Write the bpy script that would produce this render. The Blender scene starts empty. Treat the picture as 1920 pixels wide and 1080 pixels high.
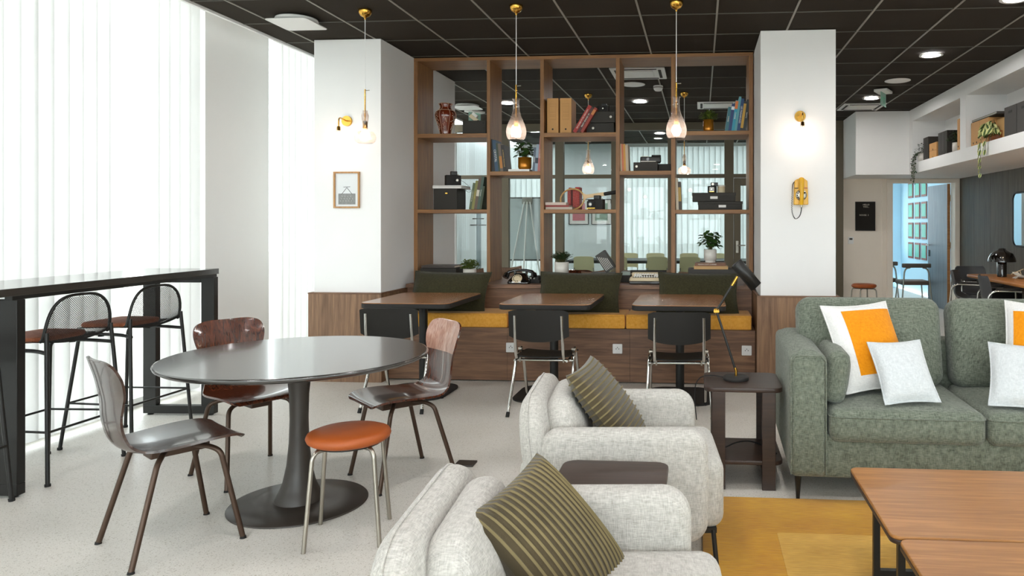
import bpy, math, random
from mathutils import Vector as V, Matrix
R = random.Random(7)
PI = math.pi
sc = bpy.context.scene
COL = sc.collection

# ------------------------------------------------------------------ camera
cam_d = bpy.data.cameras.new('camera'); cam = bpy.data.objects.new('camera', cam_d); COL.objects.link(cam)
cam.location = (0, 0, 1.38)
cam.rotation_euler = (PI/2, 0, math.radians(4.354))
cam_d.sensor_fit = 'HORIZONTAL'; cam_d.sensor_width = 36.0
cam_d.lens = 36.0*1366/1920
cam_d.shift_x = (960-1209)/1920
cam_d.shift_y = (421-540)/1920
cam_d.clip_start = 0.05; cam_d.clip_end = 200
sc.camera = cam

# ------------------------------------------------------------------ light, exposure
w = bpy.data.worlds.new('sky'); sc.world = w; w.use_nodes = True
bg = w.node_tree.nodes['Background']; bg.inputs[0].default_value = (0.93, 0.965, 1.0, 1); bg.inputs[1].default_value = 5.0
sc.view_settings.view_transform = 'Standard'; sc.view_settings.look = 'None'
sc.view_settings.exposure = 0.68; sc.view_settings.gamma = 1.0; sc.view_settings.use_curve_mapping = False
cy = sc.cycles
cy.max_bounces = 9; cy.diffuse_bounces = 5; cy.glossy_bounces = 4; cy.transmission_bounces = 6; cy.transparent_max_bounces = 24
cy.caustics_reflective = False; cy.caustics_refractive = False; cy.sample_clamp_indirect = 6.0
cy.use_denoising = True

def portal(name, loc, rot, sx, sy):
    d = bpy.data.lights.new(name, 'AREA'); d.shape = 'RECTANGLE'; d.size = sx; d.size_y = sy; d.energy = 1
    d.cycles.is_portal = True
    o = bpy.data.objects.new(name, d); COL.objects.link(o); o.location = loc; o.rotation_euler = rot
    return o
# sky portals lying in the window openings (they emit nothing, they only guide the sky's own light)
portal('daylight_left', (-4.3, 4.0, 1.75), (0, -PI/2, 0), 3.5, 15.2)
portal('daylight_rear', (-0.1, -3.7, 1.7), (PI/2, 0, 0), 7.6, 2.9)
portal('daylight_added_window', (4.2, -.9, 1.2), (0, PI/2, 0), 1.9, 5.0)
portal('daylight_meeting', (-1.0, 14.85, 1.55), (-PI/2, 0, 0), 6.4, 3.1)
portal('daylight_office', (3.4, 16.35, 1.6), (-PI/2, 0, 0), 1.4, 1.8)

# ------------------------------------------------------------------ materials
def hexc(h):
    h = h.lstrip('#'); c = [int(h[i:i+2], 16)/255 for i in (0, 2, 4)]
    return tuple((x/12.92 if x <= .04045 else ((x+.055)/1.055)**2.4) for x in c) + (1,)
def newmat(name):
    m = bpy.data.materials.new(name); m.use_nodes = True
    nt = m.node_tree; return m, nt, nt.nodes['Principled BSDF']
def N(nt, t, **k):
    n = nt.nodes.new(t)
    for a, b in k.items():
        if a.startswith('i_'): n.inputs[int(a[2:])].default_value = b
        else: setattr(n, a, b)
    return n
def L(nt, a, b): nt.links.new(a, b)
def plain(name, h, rough=.5, metal=0, var=.06, vs=6, bump=0, bs=150, spec=.5, coat=0):
    m, nt, p = newmat(name)
    p.inputs['Roughness'].default_value = rough; p.inputs['Metallic'].default_value = metal
    p.inputs['Specular IOR Level'].default_value = spec
    if coat: p.inputs['Coat Weight'].default_value = coat; p.inputs['Coat Roughness'].default_value = .1
    c = hexc(h)
    tc = N(nt, 'ShaderNodeTexCoord'); nz = N(nt, 'ShaderNodeTexNoise'); nz.inputs['Scale'].default_value = vs; nz.inputs['Detail'].default_value = 4
    L(nt, tc.outputs['Object'], nz.inputs['Vector'])
    mx = N(nt, 'ShaderNodeMix', data_type='RGBA')
    mx.inputs[6].default_value = tuple(min(1, x*(1-var)) for x in c[:3])+(1,); mx.inputs[7].default_value = tuple(min(1, x*(1+var)) for x in c[:3])+(1,)
    L(nt, nz.outputs[0], mx.inputs[0]); L(nt, mx.outputs[2], p.inputs['Base Color'])
    if bump:
        n2 = N(nt, 'ShaderNodeTexNoise'); n2.inputs['Scale'].default_value = bs; n2.inputs['Detail'].default_value = 3
        L(nt, tc.outputs['Object'], n2.inputs['Vector'])
        b = N(nt, 'ShaderNodeBump'); b.inputs['Strength'].default_value = bump; b.inputs['Distance'].default_value = .003
        L(nt, n2.outputs[0], b.inputs['Height']); L(nt, b.outputs[0], p.inputs['Normal'])
    return m
def wood(name, dark, light, grain='X', rough=.45, k=1.0, mid=None, coat=0, dist=1.5, bump=.12):
    m, nt, p = newmat(name)
    p.inputs['Roughness'].default_value = rough
    if coat: p.inputs['Coat Weight'].default_value = coat; p.inputs['Coat Roughness'].default_value = .08
    tc = N(nt, 'ShaderNodeTexCoord'); mp = N(nt, 'ShaderNodeMapping')
    s = {'X': (.9, 14, 14), 'Y': (14, .9, 14), 'Z': (14, 14, .9)}[grain]
    mp.inputs['Scale'].default_value = tuple(x*k for x in s)
    L(nt, tc.outputs['Object'], mp.inputs['Vector'])
    n1 = N(nt, 'ShaderNodeTexNoise'); n1.inputs['Scale'].default_value = 1.6; n1.inputs['Detail'].default_value = 7; n1.inputs['Roughness'].default_value = .62; n1.inputs['Distortion'].default_value = dist
    L(nt, mp.outputs[0], n1.inputs['Vector'])
    n2 = N(nt, 'ShaderNodeTexNoise'); n2.inputs['Scale'].default_value = 7; n2.inputs['Detail'].default_value = 3
    L(nt, mp.outputs[0], n2.inputs['Vector'])
    ad = N(nt, 'ShaderNodeMath', operation='MULTIPLY_ADD'); ad.inputs[1].default_value = .3; L(nt, n2.outputs[0], ad.inputs[0]); L(nt, n1.outputs[0], ad.inputs[2])
    cr = N(nt, 'ShaderNodeValToRGB'); e = cr.color_ramp.elements
    e[0].position = .42; e[0].color = hexc(dark); e[1].position = .85; e[1].color = hexc(light)
    if mid: x = cr.color_ramp.elements.new(.62); x.color = hexc(mid)
    L(nt, ad.outputs[0], cr.inputs[0]); L(nt, cr.outputs[0], p.inputs['Base Color'])
    if bump:
        b = N(nt, 'ShaderNodeBump'); b.inputs['Strength'].default_value = bump; b.inputs['Distance'].default_value = .002
        L(nt, n2.outputs[0], b.inputs['Height']); L(nt, b.outputs[0], p.inputs['Normal'])
    return m
def fabric(name, a, b, s=260, rough=.95, bump=.5, sheen=.2, ratio=6):
    m, nt, p = newmat(name); p.inputs['Roughness'].default_value = rough; p.inputs['Specular IOR Level'].default_value = .15
    p.inputs['Sheen Weight'].default_value = sheen
    tc = N(nt, 'ShaderNodeTexCoord'); fac = None; outs = []
    for sv in ((s, s/ratio, s/ratio), (s/ratio, s, s/ratio), (s/ratio, s/ratio, s)):
        mp = N(nt, 'ShaderNodeMapping'); mp.inputs['Scale'].default_value = sv; L(nt, tc.outputs['Object'], mp.inputs['Vector'])
        nz = N(nt, 'ShaderNodeTexNoise'); nz.inputs['Scale'].default_value = 1; nz.inputs['Detail'].default_value = 2; L(nt, mp.outputs[0], nz.inputs['Vector'])
        outs.append(nz.outputs[0])
    a1 = N(nt, 'ShaderNodeMath', operation='ADD'); L(nt, outs[0], a1.inputs[0]); L(nt, outs[1], a1.inputs[1])
    a2 = N(nt, 'ShaderNodeMath', operation='ADD'); L(nt, a1.outputs[0], a2.inputs[0]); L(nt, outs[2], a2.inputs[1])
    mr = N(nt, 'ShaderNodeMapRange'); mr.inputs[1].default_value = 1.1; mr.inputs[2].default_value = 1.9; L(nt, a2.outputs[0], mr.inputs[0])
    mx = N(nt, 'ShaderNodeMix', data_type='RGBA'); mx.inputs[6].default_value = hexc(a); mx.inputs[7].default_value = hexc(b)
    L(nt, mr.outputs[0], mx.inputs[0]); L(nt, mx.outputs[2], p.inputs['Base Color'])
    bp = N(nt, 'ShaderNodeBump'); bp.inputs['Strength'].default_value = bump; bp.inputs['Distance'].default_value = .002
    L(nt, mr.outputs[0], bp.inputs['Height']); L(nt, bp.outputs[0], p.inputs['Normal'])
    return m
def emit(name, h, s):
    m, nt, p = newmat(name); p.inputs['Base Color'].default_value = hexc(h)
    p.inputs['Emission Color'].default_value = hexc(h); p.inputs['Emission Strength'].default_value = s
    return m
def glass(name, h='#ffffff', tr=.85, rough=.02, milk=0, gl=.12):
    m = bpy.data.materials.new(name); m.use_nodes = True; nt = m.node_tree; nt.nodes.clear()
    o = N(nt, 'ShaderNodeOutputMaterial'); t = N(nt, 'ShaderNodeBsdfTransparent'); t.inputs[0].default_value = tuple(x*tr for x in hexc(h)[:3])+(1,)
    g = N(nt, 'ShaderNodeBsdfGlossy'); g.inputs['Roughness'].default_value = rough
    lw = N(nt, 'ShaderNodeLayerWeight'); lw.inputs[0].default_value = .25
    mr = N(nt, 'ShaderNodeMapRange'); mr.inputs[3].default_value = gl*.4; mr.inputs[4].default_value = min(1, gl*5); L(nt, lw.outputs['Facing'], mr.inputs[0])
    mx = N(nt, 'ShaderNodeMixShader'); L(nt, mr.outputs[0], mx.inputs[0]); L(nt, t.outputs[0], mx.inputs[1]); L(nt, g.outputs[0], mx.inputs[2])
    out = mx.outputs[0]
    if milk:
        d = N(nt, 'ShaderNodeBsdfTranslucent'); d.inputs[0].default_value = hexc(h)
        m2 = N(nt, 'ShaderNodeMixShader'); m2.inputs[0].default_value = milk; L(nt, out, m2.inputs[1]); L(nt, d.outputs[0], m2.inputs[2]); out = m2.outputs[0]
    L(nt, out, o.inputs[0]); return m
def blindmat(name, h, see=.22):
    m = bpy.data.materials.new(name); m.use_nodes = True; nt = m.node_tree; nt.nodes.clear()
    o = N(nt, 'ShaderNodeOutputMaterial'); c = hexc(h)
    tc = N(nt, 'ShaderNodeTexCoord'); nz = N(nt, 'ShaderNodeTexNoise'); nz.inputs['Scale'].default_value = 3; L(nt, tc.outputs['Object'], nz.inputs['Vector'])
    mx = N(nt, 'ShaderNodeMix', data_type='RGBA'); mx.inputs[6].default_value = tuple(x*.93 for x in c[:3])+(1,); mx.inputs[7].default_value = c; L(nt, nz.outputs[0], mx.inputs[0])
    d = N(nt, 'ShaderNodeBsdfDiffuse'); tl = N(nt, 'ShaderNodeBsdfTranslucent'); tp = N(nt, 'ShaderNodeBsdfTransparent')
    L(nt, mx.outputs[2], d.inputs[0]); L(nt, mx.outputs[2], tl.inputs[0])
    a = N(nt, 'ShaderNodeMixShader'); a.inputs[0].default_value = .55; L(nt, d.outputs[0], a.inputs[1]); L(nt, tl.outputs[0], a.inputs[2])
    b = N(nt, 'ShaderNodeMixShader'); b.inputs[0].default_value = see; L(nt, a.outputs[0], b.inputs[1]); L(nt, tp.outputs[0], b.inputs[2])
    L(nt, b.outputs[0], o.inputs[0]); return m
def terrazzo(name):
    m, nt, p = newmat(name); p.inputs['Roughness'].default_value = .42; p.inputs['Specular IOR Level'].default_value = .35
    tc = N(nt, 'ShaderNodeTexCoord'); cur = None
    nz = N(nt, 'ShaderNodeTexNoise'); nz.inputs['Scale'].default_value = 1.7; nz.inputs['Detail'].default_value = 5; L(nt, tc.outputs['Object'], nz.inputs['Vector'])
    mx = N(nt, 'ShaderNodeMix', data_type='RGBA'); mx.inputs[6].default_value = hexc('#d0cac0'); mx.inputs[7].default_value = hexc('#ddd9d2'); L(nt, nz.outputs[0], mx.inputs[0])
    cur = mx.outputs[2]
    for sc_, th, col in ((70, .16, '#aaa192'), (120, .16, '#958c7e'), (95, .14, '#eceae6'), (170, .15, '#857e72')):
        vo = N(nt, 'ShaderNodeTexVoronoi'); vo.inputs['Scale'].default_value = sc_; vo.inputs['Randomness'].default_value = 1
        L(nt, tc.outputs['Object'], vo.inputs['Vector'])
        sp = N(nt, 'ShaderNodeSeparateColor'); L(nt, vo.outputs['Color'], sp.inputs[0])
        ml = N(nt, 'ShaderNodeMath', operation='MULTIPLY'); ml.inputs[1].default_value = th*2; L(nt, sp.outputs[0], ml.inputs[0])
        lt = N(nt, 'ShaderNodeMath', operation='LESS_THAN'); L(nt, vo.outputs['Distance'], lt.inputs[0]); L(nt, ml.outputs[0], lt.inputs[1])
        fm = N(nt, 'ShaderNodeMath', operation='MULTIPLY'); fm.inputs[1].default_value = .6; L(nt, lt.outputs[0], fm.inputs[0])
        m2 = N(nt, 'ShaderNodeMix', data_type='RGBA'); m2.inputs[7].default_value = hexc(col); L(nt, cur, m2.inputs[6]); L(nt, fm.outputs[0], m2.inputs[0]); cur = m2.outputs[2]
    L(nt, cur, p.inputs['Base Color']); return m
def rugmat(name, a, b):
    m, nt, p = newmat(name); p.inputs['Roughness'].default_value = 1; p.inputs['Sheen Weight'].default_value = .3; p.inputs['Specular IOR Level'].default_value = .1
    tc = N(nt, 'ShaderNodeTexCoord'); mp = N(nt, 'ShaderNodeMapping'); mp.inputs['Scale'].default_value = (14, 130, 1); L(nt, tc.outputs['Object'], mp.inputs['Vector'])
    n1 = N(nt, 'ShaderNodeTexNoise'); n1.inputs['Scale'].default_value = 1; n1.inputs['Detail'].default_value = 5; L(nt, mp.outputs[0], n1.inputs['Vector'])
    n2 = N(nt, 'ShaderNodeTexNoise'); n2.inputs['Scale'].default_value = 3.2; n2.inputs['Detail'].default_value = 3; L(nt, tc.outputs['Object'], n2.inputs['Vector'])
    ad = N(nt, 'ShaderNodeMath', operation='ADD'); L(nt, n1.outputs[0], ad.inputs[0]); L(nt, n2.outputs[0], ad.inputs[1])
    mr = N(nt, 'ShaderNodeMapRange'); mr.inputs[1].default_value = .72; mr.inputs[2].default_value = 1.3; L(nt, ad.outputs[0], mr.inputs[0])
    mx = N(nt, 'ShaderNodeMix', data_type='RGBA'); mx.inputs[6].default_value = hexc(a); mx.inputs[7].default_value = hexc(b); L(nt, mr.outputs[0], mx.inputs[0]); L(nt, mx.outputs[2], p.inputs['Base Color'])
    bp = N(nt, 'ShaderNodeBump'); bp.inputs['Strength'].default_value = .6; bp.inputs['Distance'].default_value = .004; L(nt, n1.outputs[0], bp.inputs['Height']); L(nt, bp.outputs[0], p.inputs['Normal'])
    return m

white = plain('white_paint', '#efeeec', .75, var=.015)
cream = plain('cream_paint', '#efe4d6', .75, var=.02)
bluep = plain('blue_paint', '#b9dcec', .7, var=.02)
tilem = plain('ceiling_tile_dark', '#2f2820', .92, var=.12, vs=3, bump=.3, bs=400, spec=.2)
gridm = plain('grid_metal', '#8f8a80', .5, var=.03); gridd = plain('grid_metal_dark', '#4b473f', .6, var=.03)
floorm = terrazzo('terrazzo')
shelfw = wood('shelf_oak', '#704a29', '#9d6f40', 'Z', .5)
shelfh = wood('shelf_oak_flat', '#704a29', '#9d6f40', 'X', .5)
walnut = wood('walnut_flat', '#563b28', '#8d684b', 'X', .5, .8, '#71503a')
walnutv = wood('walnut_upright', '#664a34', '#9b785a', 'Z', .5, .8, '#806149')
tablew = wood('cafe_top_walnut', '#8a5d3c', '#a6764f', 'X', .25, .9, bump=0)
coffeew = wood('coffee_oak', '#85562a', '#ae7a43', 'X', .38, 1.1, '#966532', bump=0.04)
alcw = wood('desk_oak', '#9a5c26', '#c98b4a', 'Y', .4)
dpanel = wood('dark_panel', '#4b453b', '#6a6255', 'Z', .6, .7)
dwood = wood('dark_stained', '#271c17', '#3d2c24', 'X', .4)
shellw = wood('rosewood_shell', '#2b130c', '#6a3420', 'Z', .25, 1.3, '#44200f', coat=.6, dist=2.5, bump=0)
shelld = wood('dark_shell', '#2a1d18', '#4e3a30', 'X', .25, 1.0, coat=.5, bump=0)
olive = plain('olive_metal', '#5f5644', .6, var=.03)
black = plain('black_metal', '#1b1a18', .4, var=.05, spec=.4)
blackm = plain('black_matte', '#1d1a17', .75, var=.08)
blackg = plain('black_gloss', '#120f0d', .12, var=.05, coat=.6)
blackp = plain('black_plywood', '#1c1915', .6, var=.1, spec=.3)
ttop = plain('black_stained_top', '#33302d', .22, var=.1, vs=3, spec=.9, coat=.5)
tsteel = plain('dark_base', '#352e28', .42, var=.06)
chrome = plain('chrome', '#d4d2cd', .14, 1, var=.02)
steel = plain('brushed_steel', '#a9a398', .32, 1, var=.03)
brass = plain('brass', '#c99a45', .2, 1, var=.05)
gold = plain('gold_glaze', '#b5741f', .25, .55, var=.12)
legbr = plain('brown_lacquer_steel', '#4a382c', .38, .5, var=.06)
orangel = plain('orange_leather', '#a34f19', .48, var=.1, vs=14, bump=.2, bs=300)
orangef = fabric('orange_seat_fabric', '#bb6a48', '#d48a68', 300)
yellow = fabric('mustard_cloth', '#dc9a34', '#efb255', 240, bump=.3)
sofaf = fabric('sage_weave', '#4b5246', '#82887a', 330, bump=.8, ratio=8)
chairf = fabric('oat_weave', '#a09c95', '#c8c5be', 310, bump=.7, ratio=7)
greenf = fabric('forest_linen', '#2a2818', '#413d27', 300, bump=.5)
cordf = plain('olive_velvet', '#463c28', .85, var=.45, vs=9, bump=.4, bs=350, spec=.2)
cordl = plain('olive_velvet_ridge_sheen', '#75694a', .85, var=.35, vs=9, spec=.2)  # velvet sheen along the ribs, painted as a paler colour
cordf.node_tree.nodes['Principled BSDF'].inputs['Sheen Weight'].default_value = .35
whitef = fabric('white_cotton', '#cfcecb', '#e1e0dd', 350, bump=.3)
bluef = fabric('pale_cotton', '#bcc1c3', '#d2d6d7', 350, bump=.3)
orangep = fabric('orange_print', '#d07e05', '#df9010', 350, bump=.3)
beigef = fabric('beige_linen', '#8f7664', '#a88d79', 260)
rugm = rugmat('mustard_rug', '#ae7406', '#cd980c'); rugl = rugmat('pale_mustard_rug', '#b98a2c', '#dcae4c')
whiteplastic = plain('white_plastic', '#e6e5e2', .4, var=.01)
cardt = plain('tan_card', '#c4935a', .7, var=.05, bump=.1)
cardb = plain('black_card', '#2c2822', .7, var=.06, bump=.1)
cardg = plain('charcoal_card', '#3d3a37', .75, var=.05, bump=.1)
pages = plain('paper_pages', '#e0d4c2', .9, var=.04, vs=60)
papw = plain('white_paper', '#ece9e4', .85, var=.01)
potw = plain('white_ceramic', '#d9d4cb', .35, var=.03)
leafm = plain('leaf_green', '#2f4a1e', .45, var=.35, vs=25)
leaf2 = plain('leaf_light_green', '#5d6f25', .5, var=.4, vs=40)
leaf3 = plain('leaf_dark_green', '#2c4424', .45, var=.35, vs=25)
stemm = plain('plant_stem', '#4c4a25', .7)
soil = plain('soil', '#2a2119', .95, var=.3, vs=60)
phy = plain('yellow_plastic', '#e2aa10', .3, var=.04)
creamp = plain('cream_plastic', '#d8c6a4', .45, var=.04)
redc = plain('red_card', '#a32015', .6, var=.06)
glassp = glass('pane_glass', '#f6faf9', .97, .01, gl=.06)
glassb = glass('bulb_glass', '#fff4ee', .88, .03, milk=.11, gl=.16)
bulbw = emit('bulb_glow', '#ffe9d6', 20)
bulbs = emit('sconce_glow', '#fff0e2', 24)
downe = emit('downlight_glow', '#fdfbf9', 126)
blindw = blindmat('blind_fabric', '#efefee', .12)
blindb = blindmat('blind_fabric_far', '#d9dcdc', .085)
mirrorm = plain('mirror_silver', '#e8eef0', .02, 1, var=0)
concrete = plain('pavement', '#b9b5ad', .9, var=.08)
facade = plain('facade_render', '#d8c3b8', .9, var=.03)
teal = plain('teal_print', '#5fb9a5', .6, var=.12, vs=12)
brownp = plain('brown_print', '#7a4338', .6, var=.1)
greyd = wood('grey_laminate', '#6f757b', '#8b9196', 'Z', .4, .5)
greyf = plain('grey_seat_shell', '#46474a', .5, var=.05)
greens = plain('celery_shell', '#cdc69f', .5, var=.05)
txtw = plain('white_ink', '#e8e2d2', .7, var=0)
txtg = plain('gold_ink', '#c8a45c', .6, var=0)
rubber = plain('black_rubber', '#151413', .8)

# ------------------------------------------------------------------ mesh helpers
class MB:
    def __init__(s): s.v = []; s.f = []; s.s = []; s.m = []; s.mi = 0
    def add(s, vs, fs, M=None, smooth=False):
        o = len(s.v)
        s.v += [tuple(M @ V(p)) if M is not None else tuple(p) for p in vs]
        for f in fs: s.f.append(tuple(i+o for i in f)); s.s.append(smooth); s.m.append(s.mi)
        return s
    def box(s, x0, x1, y0, y1, z0, z1, M=None):
        vs = [(x0, y0, z0), (x1, y0, z0), (x1, y1, z0), (x0, y1, z0), (x0, y0, z1), (x1, y0, z1), (x1, y1, z1), (x0, y1, z1)]
        return s.add(vs, [(0, 3, 2, 1), (4, 5, 6, 7), (0, 1, 5, 4), (1, 2, 6, 5), (2, 3, 7, 6), (3, 0, 4, 7)], M)
    def cbox(s, c, sz, M=None):
        return s.box(c[0]-sz[0]/2, c[0]+sz[0]/2, c[1]-sz[1]/2, c[1]+sz[1]/2, c[2]-sz[2]/2, c[2]+sz[2]/2, M)
    def rings(s, rings, closed=True, caps=True, M=None, smooth=True, loop=False):
        n = len(rings[0]); vs = [p for r in rings for p in r]; fs = []
        k = len(rings)
        for i in range(k if loop else k-1):
            a = i*n; b = ((i+1) % k)*n
            for j in range(n if closed else n-1):
                q = (j+1) % n; fs.append((a+j, a+q, b+q, b+j))
        s.add(vs, fs, M, smooth)
        if caps and closed and not loop:
            s.add(rings[0], [tuple(range(n-1, -1, -1))], M); s.add(rings[-1], [tuple(range(n))], M)
        return s
    def cyl(s, p0, p1, r0, r1=None, n=14, M=None, caps=True):
        r1 = r0 if r1 is None else r1
        p0 = V(p0); p1 = V(p1); d = (p1-p0).normalized(); a = d.orthogonal().normalized(); b = d.cross(a)
        R_ = [[p+a*(r*math.cos(2*PI*i/n))+b*(r*math.sin(2*PI*i/n)) for i in range(n)] for p, r in ((p0, r0), (p1, r1))]
        return s.rings(R_, M=M, caps=caps)
    def lathe(s, prof, n=24, c=(0, 0, 0), M=None, caps=True, smooth=True, fn=None):
        R_ = []
        for r, z in prof:
            ring = []
            for i in range(n):
                t = 2*PI*i/n; q = r*(fn(t) if fn else 1)
                ring.append((c[0]+q*math.cos(t), c[1]+q*math.sin(t), c[2]+z))
            R_.append(ring)
        return s.rings(R_, M=M, caps=caps, smooth=smooth)
    def tube(s, pts, r, n=8, closed=False, M=None, fillet=0):
        P = [V(p) for p in pts]
        if fillet and not isinstance(r, (list, tuple)): P = round_path(P, fillet, closed)
        k = len(P); rr = r if isinstance(r, (list, tuple)) else [r]*k; R_ = []; u = None
        for i in range(k):
            if closed: t = (P[(i+1) % k]-P[i-1])
            else: t = P[min(i+1, k-1)]-P[max(i-1, 0)]
            t.normalize()
            if u is None: u = t.orthogonal().normalized()
            else: u = (u-t*u.dot(t)); u = u.normalized() if u.length > 1e-6 else t.orthogonal().normalized()
            b = t.cross(u)
            R_.append([P[i]+u*(rr[i]*math.cos(2*PI*j/n))+b*(rr[i]*math.sin(2*PI*j/n)) for j in range(n)])
        return s.rings(R_, M=M, loop=closed)
    def slab(s, w, d, t, rc, re=.01, dome=0, seg=6, rs=3, M=None, domeb=0):
        re = min(re, t/2-1e-4); R_ = []
        def ring(i, z): return [(x, y, z) for x, y in rrect(w-2*i, d-2*i, max(rc-i, .0015), seg)]
        mn = min(w, d)/2
        if domeb:
            for q in (.95, .75, .5, .22): i = re+(mn-re)*q; R_.append(ring(i, -domeb*(1-(1-q)**2)))
        for k in range(rs+1):
            a = k/rs*PI/2; R_.append(ring(re*(1-math.sin(a)), re*(1-math.cos(a))))
        for k in range(rs+1):
            a = k/rs*PI/2; R_.append(ring(re*(1-math.cos(a)), t-re+re*math.sin(a)))
        if dome:
            for q in (.22, .5, .75, .95): i = re+(mn-re)*q; R_.append(ring(i, t+dome*(1-(1-q)**2)))
        return s.rings(R_, M=M)
    def poly(s, pts, z0, z1, M=None):
        n = len(pts); vs = [(x, y, z0) for x, y in pts]+[(x, y, z1) for x, y in pts]
        fs = [tuple(range(n-1, -1, -1)), tuple(range(n, 2*n))]+[(i, (i+1) % n, n+(i+1) % n, n+i) for i in range(n)]
        return s.add(vs, fs, M)
    def sheet(s, G, th, M=None):
        nu = len(G); nv = len(G[0]); P = [[V(p) for p in r] for r in G]; B = []
        for i in range(nu):
            row = []
            for j in range(nv):
                du = P[min(i+1, nu-1)][j]-P[max(i-1, 0)][j]; dv = P[i][min(j+1, nv-1)]-P[i][max(j-1, 0)]
                row.append(P[i][j]-du.cross(dv).normalized()*th)
            B.append(row)
        vs = [p for r in P for p in r]+[p for r in B for p in r]; o = nu*nv; fs = []
        for i in range(nu-1):
            for j in range(nv-1):
                a = i*nv+j; fs.append((a, a+nv, a+nv+1, a+1)); fs.append((o+a, o+a+1, o+a+nv+1, o+a+nv))
        s.add(vs, fs, M, True)
        e = [(i, 0) for i in range(nu)]+[(nu-1, j) for j in range(1, nv)]+[(i, nv-1) for i in range(nu-2, -1, -1)]+[(0, j) for j in range(nv-2, 0, -1)]
        k = len(e); vs = [P[i][j] for i, j in e]+[B[i][j] for i, j in e]
        s.add(vs, [(i, k+i, k+(i+1) % k, (i+1) % k) for i in range(k)], M)
        return s
    def sphere(s, c, r, n=16, m=10, M=None, sz=(1, 1, 1)):
        R_ = [[(c[0]+sz[0]*r*math.sin(PI*k/m)*math.cos(2*PI*i/n), c[1]+sz[1]*r*math.sin(PI*k/m)*math.sin(2*PI*i/n), c[2]-sz[2]*r*math.cos(PI*k/m)) for i in range(n)] for k in range(1, m)]
        return s.rings(R_, M=M)
def rrect(w, d, rc, seg=6):
    rc = min(rc, w/2-1e-4, d/2-1e-4); P = []
    for cx, cy_, a0 in ((w/2-rc, d/2-rc, 0), (-w/2+rc, d/2-rc, PI/2), (-w/2+rc, -d/2+rc, PI), (w/2-rc, -d/2+rc, 1.5*PI)):
        for k in range(seg+1):
            a = a0+PI/2*k/seg; P.append((cx+rc*math.cos(a), cy_+rc*math.sin(a)))
    return P
def round_path(P, r, closed=False):
    out = []; n = len(P)
    for i, p in enumerate(P):
        if not closed and i in (0, n-1): out.append(p); continue
        a = P[i-1]; b = P[(i+1) % n]; da = (a-p); db = (b-p); q = min(r, da.length*.49, db.length*.49)
        s = p+da.normalized()*q; e = p+db.normalized()*q
        for k in range(6): t = k/5; out.append(s*(1-t)**2+p*2*t*(1-t)+e*t*t)
    return out
def cr_spline(P, n):
    out = []; k = len(P)
    for i in range(n):
        t = i/(n-1)*(k-1); j = min(int(t), k-2); f = t-j
        p0, p1, p2, p3 = P[max(j-1, 0)], P[j], P[j+1], P[min(j+2, k-1)]
        out.append(tuple(.5*((2*b)+(-a+c)*f+(2*a-5*b+4*c-d)*f*f+(-a+3*b-3*c+d)*f**3) for a, b, c, d in zip(p0, p1, p2, p3)))
    return out
def obj(name, mb, mat, parent=None, bevel=0, bseg=2, loc=None, rot=None):
    me = bpy.data.meshes.new(name); me.from_pydata(mb.v, [], mb.f)
    me.polygons.foreach_set('use_smooth', mb.s)
    for m in (mat if isinstance(mat, (list, tuple)) else [mat]): me.materials.append(m)
    if any(mb.m): me.polygons.foreach_set('material_index', mb.m)
    me.update()
    o = bpy.data.objects.new(name, me); COL.objects.link(o)
    if parent: o.parent = parent
    if loc: o.location = loc
    if rot: o.rotation_euler = rot
    if bevel:
        b = o.modifiers.new('bevel', 'BEVEL'); b.width = bevel; b.segments = bseg; b.limit_method = 'ANGLE'; b.angle_limit = .7
    return o
def tag(o, label, cat, group=None, kind=None):
    if label: o['label'] = label
    if cat: o['category'] = cat
    if group: o['group'] = group
    if kind: o['kind'] = kind
    return o
def thing(name, label, cat, loc=(0, 0, 0), rz=0, group=None, rot=None):
    o = bpy.data.objects.new(name, None); COL.objects.link(o); o.empty_display_size = .05
    o.location = loc; o.rotation_euler = rot or (0, 0, rz)
    return tag(o, label, cat, group)
def struct(name, mb, mat, bevel=0, parent=None):
    o = obj(name, mb, mat, parent, bevel)
    if not parent: o['kind'] = 'structure'
    return o
def dup(o, loc=None, rz=None, label=None, group=None, parent=None):
    c = o.copy(); COL.objects.link(c)
    if parent: c.parent = parent
    if loc: c.location = loc
    if rz is not None: c.rotation_euler = (0, 0, rz)
    if label: c['label'] = label
    if group: c['group'] = group
    for ch in list(o.children):
        dup(ch, parent=c)
    return c
def text(name, body, size, mat, parent, loc, rot, ext=.0006):
    d = bpy.data.curves.new(name, 'FONT'); d.body = body; d.size = size; d.extrude = ext; d.align_x = 'CENTER'; d.align_y = 'CENTER'
    d.resolution_u = 2
    d.materials.append(mat); o = bpy.data.objects.new(name, d); COL.objects.link(o)
    if parent: o.parent = parent
    o.location = loc; o.rotation_euler = rot; TEXTS.append(o); return o
TEXTS = []
def T(x=0, y=0, z=0): return Matrix.Translation((x, y, z))
def RX(a): return Matrix.Rotation(a, 4, 'X')
def RY(a): return Matrix.Rotation(a, 4, 'Y')
def RZ(a): return Matrix.Rotation(a, 4, 'Z')

# ================================================================== THE SETTING
CZ = 3.014
b = MB().box(-4.5, 4.3, -3.8, 16.5, -.12, 0); struct('floor', b, floorm)
b = MB().box(-34, -4.5, -20, 40, -.4, -.2); b.box(-4.5, 6, 16.5, 40, -.4, -.2); b.box(-10, 10, -24, -3.8, -.4, -.2)
struct('ground', b, concrete)
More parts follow.
